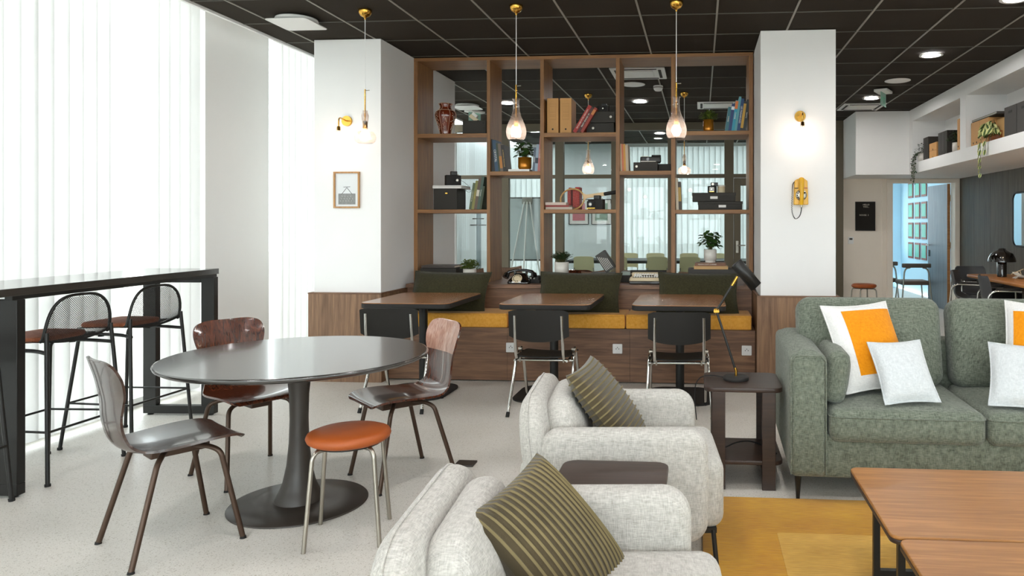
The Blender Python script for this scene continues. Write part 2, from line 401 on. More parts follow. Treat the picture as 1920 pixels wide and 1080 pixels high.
# pale building across the street with window recesses
b = MB().box(-34, -28, -16, 34, -.2, 5.6); bl = obj('building', b, facade); tag(bl, 'pale pink building across the street seen through the gap in the blinds', 'building')
for k in range(9):
    y = -12+k*4.8
    f = obj('window', MB().box(-27.99, -27.9, y, y+2.6, 1.2, 3.6), whiteplastic, bl)
    obj('pane', MB().box(-27.9, -27.86, y+.15, y+2.45, 1.35, 3.45), glassp, f)

# ceiling: slab, lay-in tiles and light grid runners
b = MB().box(-3.73, 4.3, -3.8, 15.0, CZ+.03, CZ+.12); ceil = struct('ceiling', b, tilem)
GX = [-3.456+.5975*k for k in range(-1, 12)]; GY = [5.686+.614*k for k in range(-2, 15)]
t0 = None
for i in range(len(GX)-1):
    for j in range(len(GY)-1):
        if GX[i] > 2.9: continue
        if t0 is None:
            t0 = obj('ceiling_tile', MB().box(-.296, .296, -.3045, .3045, 0, .014), tilem, ceil); o = t0
        else:
            o = t0.copy(); COL.objects.link(o); o.scale = (1, 1, 1)
        x = (GX[i]+GX[i+1])/2; y = (GY[j]+GY[j+1])/2
        o.location = (x, y, CZ+.006)
        if x-.29 < -3.73:
            o.scale = (.44, 1, 1); o.location.x = -3.594
        if x+.29 > 3.0: o.scale = (.78, 1, 1); o.location.x = 2.76
for x in GX[1:]:
    if x < 3.0: obj('grid_runner', MB().box(x-.0075, x+.0075, GY[0], 14.8, CZ, CZ+.02), gridm, ceil)
for y in GY: obj('grid_runner', MB().box(-3.72, 3.0, y-.0075, y+.0075, CZ+.001, CZ+.02), gridd, ceil)
struct('trim_1', MB().box(-3.755, -3.73, -3.8, 11.7, CZ-.012, CZ+.03), white)

# left side: bright recess with tall windows, one plain column
b = MB().box(-4.5, -3.73, -3.8, 15, 3.5, 3.6); b.box(-3.75, -3.73, -3.8, 11.7, CZ+.03, 3.5); struct('ceiling_recess', b, white)['kind'] = 'structure'
b = MB().box(-4.5, -4.08, 5.73, 6.62, 0, 3.5); b.box(-4.5, -4.2, -3.8, -3.6, 0, 3.5); b.box(-4.5, -4.08, 11.62, 11.75, 0, 3.5)
struct('wall_left', b, white)
framem = plain('window_aluminium', '#c9c9c7', .45, .2, var=.03)
def window_left(n, y0, y1, step):
    f = struct('window_%d' % n, MB().box(-4.32, -4.24, y0, y1, 0, .07).box(-4.32, -4.24, y0, y1, 3.42, 3.5), framem)
    k = max(1, round((y1-y0)/step)); 
    for i in range(k+1):
        y = y0+(y1-y0)*i/k; y = min(max(y, y0+.03), y1-.03)
        obj('mullion', MB().box(-4.32, -4.24, y-.03, y+.03, .07, 3.42), framem, f)
        if i < k:
            ya = y0+(y1-y0)*i/k+.03; yb = y0+(y1-y0)*(i+1)/k-.03
            obj('pane', MB().box(-4.285, -4.277, ya, yb, .07, 3.42), glassp, f)
window_left(1, -3.6, 5.73, 1.55); window_left(2, 6.62, 11.62, 1.66)  # second run lengthened out of view to light the back lounge
def blind(y0, y1, label, x=-4.12, mat=None, axis='Y', z0=.04, z1=3.42, pitch=.112, skip=()):
    mat = mat or blindw
    t = thing('vertical_blind', label, 'blind', (0, 0, 0), 0, None)
    if axis == 'Y': obj('headrail', MB().box(x-.02, x+.02, y0, y1, z1, z1+.05), whiteplastic, t)
    else: obj('headrail', MB().box(y0, y1, x-.02, x+.02, z1, z1+.05), whiteplastic, t)
    me = None; k = int((y1-y0)/pitch)
    for i in range(k):
        c = y0+pitch*(i+.5)
        if me is None:
            G = [[(.004*math.sin(PI*v/4)*1.6, -.0635+.127*v/4, z) for v in range(5)] for z in (z0, (z0+z1)/2, z1)]
            o = obj('slat', MB().sheet(G, .0007), mat, t); me = o
        else: o = me.copy(); COL.objects.link(o)
        a = math.radians(-13+R.uniform(-4, 4))
        o.location = (x, c, 0) if axis == 'Y' else (c, x, 0); o.rotation_euler = (0, 0, a if axis == 'Y' else a+PI/2)
    return t
blind(-3.5, 4.91, 'long white vertical blind nearest the camera, behind the bar table')
blind(5.135, 5.70, 'short white vertical blind between the narrow gap and the plain white column')
blind(6.78, 11.55, 'white vertical blind beyond the white column, left of the framed picture')

BZ_ = 2.10
# rear wall behind the camera with a wide opening, right wall dark-panelled
b = MB().box(-4.5, -3.9, -3.8, -3.6, 0, 3.5).box(3.7, 4.3, -3.8, -3.6, 0, 3.5).box(-4.5, 4.3, -3.8, -3.6, 3.15, 3.5).box(-4.5, 4.3, -3.8, -3.6, 0, .25)
struct('wall_rear', b, white)
f = struct('window_3', MB().box(-3.9, 3.7, -3.74, -3.66, .25, .33).box(-3.9, 3.7, -3.74, -3.66, 3.07, 3.15), framem)
for k in range(6): obj('mullion', MB().box(-3.9+k*1.52-.03, -3.9+k*1.52+.03, -3.74, -3.66, .33, 3.07), framem, f)
for k in range(5): obj('pane', MB().box(-3.9+k*1.52+.03, -3.9+(k+1)*1.52-.03, -3.705, -3.695, .33, 3.07), glassp, f)
wr = struct('wall_right', MB().box(4.07, 4.3, 1.6, 11.74, 0, CZ).box(4.07, 4.3, -3.8, -3.4, 0, CZ).box(4.07, 4.3, -3.4, 1.6, 0, .3).box(4.07, 4.3, -3.4, 1.6, BZ_, CZ), white)
f = struct('window_8', MB().box(4.1, 4.18, -3.4, 1.6, .3, .36).box(4.1, 4.18, -3.4, 1.6, BZ_-.06, BZ_), framem)  # unseen window added to brighten the column and pillar sides
for k in range(5): obj('mullion', MB().box(4.1, 4.18, -3.4+k*1.235, -3.34+k*1.235, .36, BZ_-.06), framem, f)  # mullions of the added unseen window
for k in range(4): obj('pane', MB().box(4.135, 4.143, -3.34+k*1.235, -3.4+(k+1)*1.235, .36, BZ_-.06), glassp, f)  # panes of the added unseen window
for k in range(26):
    y = 11.74-k*.6
    if y-.6 > 1.6: obj('panel', MB().box(4.05, 4.07, y-.597, y-.001, 0, 2.1), dpanel, wr)
# bulkhead with open niches over the alcove (right) and its return over the doorway wall
BZ = 2.10; NB = 2.248; NT = 2.847
b = MB().box(3.0, 3.06, -3.8, 10.74, BZ, NB).box(3.0, 3.06, -3.8, 10.74, NT, CZ)
b.box(3.06, 4.07, -3.8, 10.74, BZ, BZ+.04).box(3.06, 3.5, -3.8, 10.6, NB-.03, NB).box(3.06, 3.5, -3.8, 10.6, NT, NT+.03).box(3.45, 3.5, -3.8, 10.6, NB, NT)
for y0, y1 in ((8.505, 8.69), (6.2, 6.39), (3.9, 4.1), (1.6, 1.8), (10.58, 10.74)): b.box(3.0, 3.5, y0, y1, NB, NT)
struct('trim_2', b, white)['kind'] = 'structure'
struct('trim_3', MB().box(2.243, 4.07, 10.74, 11.74, BZ, CZ), white)
# doorway wall, frame and open leaf, light blue office beyond
b = MB().box(2.25, 2.96, 11.74, 11.9, 0, BZ).box(4.03, 4.3, 11.74, 11.9, 0, BZ).box(2.96, 4.03, 11.74, 11.9, 2.07, BZ); struct('wall_back', b, cream)
d = struct('door_1', MB().box(2.93, 3.02, 11.715, 11.92, 0, 2.035).box(3.97, 4.04, 11.715, 11.92, 0, 2.035).box(2.93, 4.04, 11.715, 11.92, 2.035, 2.09), cream, .004)
lf = obj('door_leaf', MB().box(-.045, 0, 0, .9, .01, 2.03), [greyd], d, loc=(3.965, 11.93, 0), rot=(0, 0, .03))
obj('edge_strip', MB().box(-.046, .001, -.004, 0, .01, 2.03), coffeew, lf)
obj('handle', MB().cyl((-.045, .83, 1.03), (-.1, .83, 1.03), .012).cyl((-.095, .83, 1.03), (-.095, .70, 1.03), .009), steel, lf)
obj('lock_plate', MB().box(-.055, -.045, .80, .86, .84, .95), black, lf, .003)
for z in (.3, 1.0, 1.75): obj('hinge', MB().cyl((.01, -.01, z), (.01, -.01, z+.1), .011), steel, lf)
struct('trim_4', MB().box(2.86, 2.9, 11.725, 11.74, 0, BZ), cream)
b = MB().box(2.25, 2.35, 11.9, 16.4, 0, 2.8).box(4.4, 4.5, 11.9, 16.4, 0, 2.8).box(2.25, 4.5, 16.4, 16.5, 0, .8).box(2.25, 4.5, 16.4, 16.5, 2.3, 2.8).box(2.25, 2.8, 16.4, 16.5, .8, 2.3).box(4.2, 4.5, 16.4, 16.5, .8, 2.3)
struct('wall_office', b, bluep)['kind'] = 'structure'
struct('ceiling_office', MB().box(2.25, 4.5, 11.9, 16.5, 2.8, 2.9), white)['kind'] = 'structure'
f = struct('window_4', MB().box(2.8, 4.2, 16.42, 16.48, .8, .86).box(2.8, 4.2, 16.42, 16.48, 2.24, 2.3).box(2.8, 2.86, 16.42, 16.48, .86, 2.24).box(4.14, 4.2, 16.42, 16.48, .86, 2.24), framem)
obj('pane', MB().box(2.86, 4.14, 16.445, 16.455, .86, 2.24), glassp, f)

# pillars
struct('wall_pillar_left', MB().box(-3.41, -2.80, 6.21, 8.15, 0, CZ), white, .003)['kind'] = 'structure'
struct('wall_pillar_right', MB().box(.507, 1.131, 6.20, 8.15, 0, CZ), white, .003)['kind'] = 'structure'
# walnut plinths round the pillar feet, made of upright boards
def plinth(n, x0, x1, ret):
    p = struct('trim_%d' % n, MB().box(x0+.02, x1-.02, 6.19, 6.21, 0, .76), walnutv)
    k = 3; wd = (x1-x0)/k
    for i in range(k): obj('board', MB().box(x0+i*wd+.001, x0+(i+1)*wd-.001, 6.165, 6.19, 0, .77), walnutv, p)
    obj('top_edge', MB().box(x0, x1, 6.16, 6.21, .77, .782), walnut, p)
    for s in ret:
        xs = (x0, x0+.02) if s < 0 else (x1-.02, x1)
        obj('board', MB().box(xs[0], xs[1], 6.19, 6.95, 0, .77), walnutv, p)
        obj('top_edge', MB().box(xs[0]-.001, xs[1]+.001, 6.19, 6.95, .77, .782), walnut, p)
plinth(5, -3.44, -2.775, (-1, 1)); plinth(6, .475, 1.16, (-1, 1))

# glazed partition to the meeting room
GP = 11.7
gp = struct('window_5', MB().box(-4.08, 2.243, GP-.05, GP+.05, 0, .08).box(-4.08, 2.243, GP-.05, GP+.05, CZ-.12, CZ), olive)
posts = [(-4.075, -4.0), (-3.25, -3.11), (-2.345, -2.205), (-1.43, -1.295), (-.52, -.40), (.385, .53), (1.30, 1.42), (2.13, 2.243)]
for i, (a, c) in enumerate(posts): obj('post', MB().box(a, c, GP-.05, GP+.05, .08, CZ-.12), white if i == 0 else olive, gp, .004)
for (a, c), (e, g) in zip(posts[:-1], posts[1:]):
    obj('transom', MB().box(c, e, GP-.045, GP+.045, 2.127, 2.185), olive, gp)
    if abs(c-.53) < .01: continue
    obj('pane', MB().box(c, e, GP-.006, GP+.006, .08, 2.127), glassp, gp); 
for (a, c), (e, g) in zip(posts[:-1], posts[1:]): obj('pane', MB().box(c, e, GP-.006, GP+.006, 2.185, CZ-.12), glassp, gp)
d = struct('door_2', MB().box(.535, .64, GP-.04, GP+.04, .02, 2.12).box(1.2, 1.295, GP-.04, GP+.04, .02, 2.12).box(.64, 1.2, GP-.04, GP+.04, .02, .16).box(.64, 1.2, GP-.04, GP+.04, 2.0, 2.12), olive, .004)
obj('pane', MB().box(.64, 1.2, GP-.006, GP+.006, .16, 2.0), glassp, d)
obj('handle', MB().box(.565, .605, GP-.055, GP-.04, .93, 1.12).cyl((.585, GP-.055, 1.05), (.585, GP-.11, 1.05), .012).cyl((.585, GP-.105, 1.05), (.71, GP-.105, 1.05), .01), steel, d)
# meeting room shell
b = MB().box(-4.5, -3.95, 14.9, 15.0, 0, 3.05).box(-2.82, -1.62, 14.9, 15.0, 0, 3.05).box(2.14, 2.25, 11.9, 14.9, 0, 3.05).box(-4.5, -4.08, 11.75, 15.0, 0, 3.05).box(1.9, 2.25, 14.9, 15.0, 0, 3.05)
struct('wall_meeting', b, plain('meeting_paint', '#e0e9eb', .7, var=.02))['kind'] = 'structure'
for n, (x0, x1) in ((6, (-3.95, -2.82)), (7, (-1.62, 1.9))):
    f = struct('window_%d' % n, MB().box(x0, x1, 14.92, 14.98, 0, .06).box(x0, x1, 14.92, 14.98, 2.98, 3.05), framem)
    k = round((x1-x0)/1.1)
    for i in range(k+1):
        x = x0+(x1-x0)*i/k; obj('mullion', MB().box(max(x-.03, x0), min(x+.03, x1), 14.92, 14.98, .06, 2.98), framem, f)
        if i < k: obj('pane', MB().box(x+.03, x0+(x1-x0)*(i+1)/k-.03, 14.945, 14.953, .06, 2.98), glassp, f)
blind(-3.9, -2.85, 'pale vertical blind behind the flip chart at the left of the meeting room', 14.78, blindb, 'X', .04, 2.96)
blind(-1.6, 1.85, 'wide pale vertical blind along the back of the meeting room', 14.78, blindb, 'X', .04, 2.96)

# ================================================================== SHELF WALL AND BENCH
SF = 6.95; SB = 7.37
sh = thing('bookcase', 'tall open oak bookcase dividing the room between two white pillars', 'bookcase', (0, 0, 0))
verts = [(-2.80, -2.762), (-2.071, -2.038), (-1.544, -1.508), (-.808, -.771), (-.277, -.239), (.46, .498)]
for a, c in verts: obj('upright', MB().box(a, c, SF, SB, .82, 2.978), shelfw, sh, .0015)
obj('top_board', MB().box(-2.80, .498, SF, SB, 2.978, 3.010), shelfh, sh)
shelfz = [(0, 2.228, 2.268), (0, 1.492, 1.527), (1, 1.858, 1.896), (2, 2.225, 2.266), (2, 1.490, 1.526), (3, 1.856, 1.894), (4, 2.231, 2.270), (4, 1.485, 1.521)]
for c, z0, z1 in shelfz: obj('shelf', MB().box(verts[c][1], verts[c+1][0], SF, SB, z0, z1), shelfh, sh, .0015)
be = thing('bench', 'long walnut bench built in below the oak bookcase', 'bench', (0, 0, 0))
for i in range(3):
    x0 = -2.77+i*1.08; obj('front_panel', MB().box(x0+.001, x0+1.079, 6.30, 6.32, .01, .455), walnut, be)
obj('seat_board', MB().box(-2.77, .47, 6.30, 6.74, .455, .47), walnut, be)
obj('backrest', MB().box(-2.77, .47, 6.72, 6.75, .47, .785), walnut, be)
obj('ledge', MB().box(-2.77, .49, 6.68, 7.85, .785, .82), walnut, be, .002)
# the far side of the same bench, facing the back lounge
obj('backrest', MB().box(-2.77, .49, 7.80, 7.83, .0, .785), walnut, be)
cus0 = None
for x0, x1, lab in ((-2.765, -1.695, 'mustard bench cushion at the left end, against the left pillar'), (-1.685, -.655, 'mustard bench cushion in the middle of the three'), (-.645, .44, 'mustard bench cushion at the right end, against the right pillar')):
    t = thing('bench_cushion', lab, 'cushion', ((x0+x1)/2, 6.515, .47), 0, 'mustard cushions on the bench')
    obj('pad', MB().slab(x1-x0, .41, .125, .012, .012, dome=.006, seg=3), yellow, t)
    obj('seam', MB().tube([(x, y, .112) for x, y in rrect(x1-x0+.002, .412, .012, 3)], .003, 5, True), yellow, t)
for i, (x, lab) in enumerate(((-1.66, 'white wall socket on the walnut bench front, beside the chrome leg of the middle chair'), (-.717, 'white wall socket on the bench front between the two right cafe tables'), (.397, 'white wall socket on the bench front, behind the desk lamp'))):
    t = thing('wall_socket', lab, 'socket', (x, 6.30, .30), 0, 'sockets along the bench front')
    obj('plate', MB().slab(.085, .085, .01, .006, .003, M=RX(PI/2)), whiteplastic, t, loc=(0, 0, 0))
    obj('pin_holes', MB().cyl((-.012, -.0105, 0), (-.012, -.0112, 0), .004).cyl((.012, -.0105, 0), (.012, -.0112, 0), .004).cyl((0, -.0105, .012), (0, -.0112, .012), .004), blackm, t)

def pillow_mb(w, h, t, n=18, ribs=0, pin=.07, m=None):
    b = MB(); m = m or n
    def pt(i, j, s):
        u = -1+2*i/n; v = -1+2*j/m
        x = w/2*u*(1-pin*(1-v*v)*abs(u)**2); y = h/2*v*(1-pin*(1-u*u)*abs(v)**2)
        e = max(0, (1-u*u)*(1-v*v)); z = t/2*e**.42
        if ribs and 0 < j < m: z += .008*(1 if j % 8 == 4 else .3 if j % 8 in (3, 5) else 0)*min(1, e*8)
        return (x, y, s*z)
    for s in (1, -1):
        vs = [pt(i, j, s) for i in range(n+1) for j in range(m+1)]; fs = []
        for i in range(n):
            for j in range(m):
                a = i*(m+1)+j; q = (a, a+m+1, a+m+2, a+1); fs.append(q if s > 0 else q[::-1])
        o_ = len(b.f); b.add(vs, fs, None, True)
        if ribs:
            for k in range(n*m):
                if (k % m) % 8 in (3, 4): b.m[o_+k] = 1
    return b
def frame3(tl, tr, bl):
    # pose of a cushion from three of its corners: width axis, height axis and centre
    tl, tr, bl = V(tl), V(tr), V(bl); x = (tr-tl); W = x.length; x.normalize(); y = (tl-bl); y -= x*y.dot(x); H = y.length; y.normalize(); z = x.cross(y)
    M = Matrix((x, y, z)).transposed().to_4x4(); M.translation = tl+(tr-tl)*.5-y*(H/2)
    return M, W, H
def cushion(name, lab, tl, tr, bl, mat, t=.13, ribs=0, group=None, off=0, W=None, H=None, edge=True):
    M, w, h = frame3(tl, tr, bl); w = W or w; h = H or h
    o = thing(name, lab, 'cushion', (0, 0, 0), 0, group); o.matrix_world = M @ T(0, 0, off)
    obj('cover', pillow_mb(w, h, t, 18 if not ribs else 22, ribs, m=None if not ribs else 8*ribs), mat, o)
    if edge:
        P = []
        for k in range(48):
            s = k/12; q = int(s); f = -1+2*(s-q); u, v = ((f, -1), (1, f), (-f, 1), (-1, -f))[q]
            P.append((w/2*u*(1-.07*(1-v*v)), h/2*v*(1-.07*(1-u*u)), 0))
        obj('piping', MB().tube(P, .005, 5, True), mat, o)
    return o
for x0, x1, lab in ((-2.66, -1.93, 'dark green linen pillow behind the left cafe table'), (-1.47, -.71, 'dark green linen pillow behind the middle cafe table'), (-.385, .345, 'dark green linen pillow behind the right cafe table')):
    cushion('bench_pillow', lab, (x0, 6.64, .945), (x1, 6.64, .935), (x0, 6.42, .59), greenf, .15, group='green pillows along the bench')
for x0, x1, z, lab in ((-2.72, -2.40, .895, 'beige pillow on the far side of the ledge, behind the leftmost pot'), (-2.22, -1.97, .925, 'beige pillow beyond the ledge, tilted behind the black telephone'), (-1.30, -1.03, .885, 'brown-beige pillow beyond the ledge behind the leaning black book'), (-.54, -.28, .895, 'brown-beige pillow beyond the ledge behind the typewriter'), (-.23, .12, .885, 'brown-beige pillow beyond the ledge left of the charcoal box')):
    cushion('far_pillow', lab, (x1, 7.92, z), (x0, 7.92, z-.02), (x1, 8.06, z-.42), beigef, .13, group='pillows on the far side of the bench')
b = MB().box(-2.77, .49, 7.83, 8.3, .0, .46); obj('far_seat', b, walnut, be)

# ================================================================== CAFE TABLES AND CHAIRS
def cafe_table(x, lab):
    t = thing('cafe_table', lab, 'table', (x, 5.98, 0), 0, 'cafe tables along the bench')
    obj('tabletop', MB().slab(.72, .90, .006, .07, .002, seg=8, M=T(0, 0, .759)), tablew, t)
    obj('edge_band', MB().slab(.722, .902, .038, .07, .006, seg=8, M=T(0, 0, .721)), blackm, t)
    obj('column', MB().cyl((0, -.03, .02), (0, -.03, .722), .035, n=20), black, t)
    obj('base_plate', MB().slab(.56, .60, .014, .16, .004, seg=8, M=T(0, -.14, 0)), blackm, t)
    obj('spider', MB().cbox((0, 0, .715), (.5, .05, .012)).cbox((0, 0, .715), (.05, .6, .012)), black, t)
    return t
cafe_table(-2.315, 'walnut-topped cafe table at the left, beside the left pillar')
cafe_table(-1.205, 'walnut-topped cafe table in the middle of the row')
cafe_table(-.165, 'walnut-topped cafe table at the right, behind the desk lamp')
def cafe_chair():
    t = thing('cafe_chair', 'black and chrome chair', 'chair', (0, 0, 0))
    # seat faces +Y; backrest towards -Y
    G = [[(x*.195*(1+.04*math.cos(u*1.5)), -.20+.40*(u+1)/2, .425-.012*(1-x*x)+.012*u*u-.02*max(0, u)**3) for x in [(-1+2*k/8) for k in range(9)]] for u in [(-1+2*k/8) for k in range(9)]]
    obj('seat', MB().sheet(G, -.011), blackp, t)
    # curved backrest with bowed lower edge
    G = []
    for k in range(9):
        v = k/8; row = []
        for j in range(13):
            u = -1+2*j/12; zb = .575-.028*(1-u*u)+.012*abs(u)**6; zt = .775-.014*abs(u)**8
            row.append((u*.215, -.262-.03*(1-u*u)-.02*v, zb+(zt-zb)*v))
        G.append(row)
    obj('backrest', MB().sheet(G, .011), blackp, t)
    for s in (-1, 1):
        obj('back_post', MB().tube([(s*.168, -.298, .735), (s*.17, -.288, .62), (s*.172, -.262, .46), (s*.172, -.235, .425)], .0115, 10, fillet=.03), chrome, t)
        obj('leg', MB().tube([(s*.205, .02, .455), (s*.212, -.08, .42), (s*.232, -.245, .03)], .0115, 10, fillet=.04), chrome, t)
        obj('leg', MB().tube([(s*.205, -.02, .455), (s*.205, .06, .42), (s*.208, .215, .03)], .0115, 10, fillet=.04), chrome, t)
        obj('foot_cap', MB().cyl((s*.232, -.245, .032), (s*.234, -.262, 0), .0135), rubber, t)
        obj('foot_cap', MB().cyl((s*.208, .215, .032), (s*.209, .228, 0), .0135), rubber, t)
        obj('side_rail', MB().tube([(s*.19, -.22, .40), (s*.19, .17, .40)], .009, 8), chrome, t)
        obj('bracket', MB().cyl((s*.16, -.19, .385), (s*.16, -.19, .418), .006).cyl((s*.215, -.02, .452), (s*.188, -.02, .452), .013), steel, t)
    obj('cross_bar', MB().cyl((-.215, -.10, .385), (.215, -.10, .385), .0095), chrome, t)
    obj('cross_bar', MB().cyl((-.19, .10, .40), (.19, .10, .40), .0075), chrome, t)
    return t
c0 = cafe_chair(); c0.location = (-2.256, 5.42, 0); c0['label'] = 'black plywood and chrome chair at the left cafe table'; c0['group'] = 'chairs at the cafe tables'
dup(c0, (-1.14, 5.385, 0), math.radians(-1), 'black plywood and chrome chair at the middle cafe table')
dup(c0, (-.16, 5.34, 0), math.radians(3), 'black plywood and chrome chair at the right cafe table')

# ================================================================== ROUND TABLE GROUP
t = thing('round_table', 'black oval pedestal table with a trumpet foot, surrounded by wooden shell chairs', 'table', (-1.985, 3.475, 0), math.radians(-12))
def ell(prof, a, b_, n=64):
    m = MB(); Rr = []
    for r, z in prof: Rr.append([(a*r*math.cos(2*PI*i/n), b_*r*math.sin(2*PI*i/n), z) for i in range(n)])
    return m.rings(Rr)
obj('tabletop', ell([(.90, .703), (.97, .712), (.995, .722), (1, .730), (.995, .735), (.985, .737)], .62, .605), ttop, t)
prof = [(.115, .010), (.112, .03), (.095, .06), (.075, .11), (.058, .19), (.047, .30), (.043, .42), (.046, .54), (.056, .64), (.07, .70)]
obj('column', MB().lathe(prof, 40), tsteel, t)
obj('base_plate', ell([(1, 0), (1, .004), (.985, .009), (.6, .014), (.3, .02), (.2, .028)], .325, .315), tsteel, t)

def shell_chair(mat, worn_glare=None):
    t = thing('shell_chair', 'chair', 'chair', (0, 0, 0))
    # faces +X.  profile: x, z, half width, edge lift
    P = [(.232, .432, .150, .004), (.222, .447, .182, .006), (.17, .455, .200, .012), (.08, .450, .206, .018), (-.02, .442, .204, .02), (-.11, .438, .190, .02), (-.165, .446, .172, .02), (-.205, .478, .152, .018), (-.222, .53, .138, .014), (-.228, .585, .136, .012), (-.233, .64, .152, .018), (-.242, .69, .178, .026), (-.254, .745, .190, .028), (-.263, .780, .187, .024), (-.269, .803, .177, .02), (-.273, .819, .158, .015), (-.275, .829, .125, .009), (-.277, .834, .075, .003)]
    S = cr_spline(P, 60); G = []
    for i, (x, z, hw, lf) in enumerate(S):
        a = S[max(i-1, 0)]; c = S[min(i+1, len(S)-1)]; tx, tz = c[0]-a[0], c[1]-a[1]; l = math.hypot(tx, tz); nx, nz = -tz/l, tx/l
        if nz < 0 and i < 20: nx, nz = -nx, -nz
        nx, nz = (tz/l, -tx/l)
        row = []
        for j in range(15):
            v = -1+2*j/14; e = lf*(v*v)
            row.append((x+nx*e, hw*v, z+nz*e))
        G.append(row)
    b = MB().sheet(G, -.010)
    if worn_glare:
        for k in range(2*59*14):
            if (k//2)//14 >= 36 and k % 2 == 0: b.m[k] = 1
    obj('shell', b, [mat, worn_glare] if worn_glare else mat, t)
    obj('under_block', MB().cbox((.02, 0, .408), (.23, .10, .045)), legbr, t, .006)
    for s in (-1, 1):
        obj('leg', MB().tube([(.06, s*.03, .415), (.105, s*.125, .415), (.135, s*.165, .395), (.210, s*.205, .006)], .0115, 10, fillet=.05), legbr, t)
        obj('leg', MB().tube([(-.03, s*.03, .415), (-.075, s*.125, .415), (-.105, s*.165, .395), (-.210, s*.215, .006)], .0115, 10, fillet=.05), legbr, t)
        for x, y in ((.211, .206), (-.211, .216)): obj('foot_cap', MB().cyl((x, s*y, .0), (x, s*y, .010), .014, .012), rubber, t)
    return t
g = 'shell chairs at the round table'
a = shell_chair(shelld); a.location = (-2.297, 3.01, 0); a.rotation_euler.z = math.radians(55); tag(a, 'dark brown glossy plywood shell chair nearest the camera, left of the round table', 'chair', g)
a = shell_chair(shellw); a.location = (-2.50, 3.87, 0); a.rotation_euler.z = math.radians(-33); tag(a, 'rosewood shell chair behind the round table, facing the camera', 'chair', g)
c1 = a
wornglarew = wood('worn_glare_rosewood', '#7a4029', '#c09c8a', 'Z', .3, 1.2, '#a37562', coat=.7, dist=4, bump=0)  # wear and glare on the upper back, both painted as paler wood
a = shell_chair(shellw, wornglarew); a.location = (-1.63, 3.89, 0); a.rotation_euler.z = math.radians(226); tag(a, 'rosewood shell chair with backrest pale from wear and painted glare, right of the round table', 'chair', g)
t = thing('low_stool', 'round orange leather stool on four steel legs in front of the round table', 'stool', (-1.555, 3.125, 0), math.radians(16)); t.scale = (1, 1, 1.035)
obj('seat', MB().lathe([(.10, .405), (.155, .408), (.172, .418), (.178, .432), (.172, .446), (.15, .454), (.08, .458), (.001, .459)], 48), orangel, t)
obj('seat_plate', MB().lathe([(.06, .398), (.14, .398), (.14, .406), (.06, .406)], 32), black, t)
for k in range(4):
    q = k*PI/2+PI/4; ca, sa = math.cos(q), math.sin(q)
    obj('leg', MB().tube([(ca*.09, sa*.09, .397), (ca*.155, sa*.155, .397), (ca*.175, sa*.175, .375), (ca*.215, sa*.215, 0)], .0095, 10, fillet=.03), steel, t)
b = MB().slab(.11, .09, .012, .004, .003); o = obj('floor_socket', b, tsteel, loc=(-1.345, 4.10, 0)); tag(o, 'flat dark metal floor socket between the right shell chair and the armchair', 'socket')

# ================================================================== BAR TABLE AND STOOLS
t = thing('bar_table', 'long black bar table on two steel loop frames beside the white blinds', 'table', (0, 0, 0))
X0, X1, Y0, Y1 = -4.0, -3.475, 2.2, 5.07
obj('tabletop', MB().box(X0, X1, Y0, Y1, 1.02, 1.06), ttop, t, .002)
def loop(y):
    o = obj('leg_frame', MB().box(X1-.095, X1, y-.025, y+.025, .07, 1.0), black, t, .003)
    obj('leg_post', MB().box(X0, X0+.095, y-.025, y+.025, .07, 1.0), black, o, .003)
    obj('foot_bar', MB().box(X0, X1, y-.025, y+.025, .012, .07), black, o, .003)
    obj('head_bar', MB().box(X0+.095, X1-.095, y-.025, y+.025, .96, 1.0), black, o, .003)
    for xg in (X0+.04, X1-.04): obj('glide', MB().cyl((xg, y, 0), (xg, y, .012), .02), rubber, o)
loop(3.44); loop(5.035)
q = math.radians(2.6); t.rotation_euler.z = q; t.location = V((-3.505, 5.07, 0))-RZ(q) @ V((-3.475, 5.07, 0))
obj('apron', MB().box(X1-.05, X1-.01, 3.4, 5.06, 1.0, 1.02).box(X0+.01, X0+.05, 3.4, 5.06, 1.0, 1.02), black, t)
meshm = plain('black_wire', '#22201f', .5, .3, var=.05)
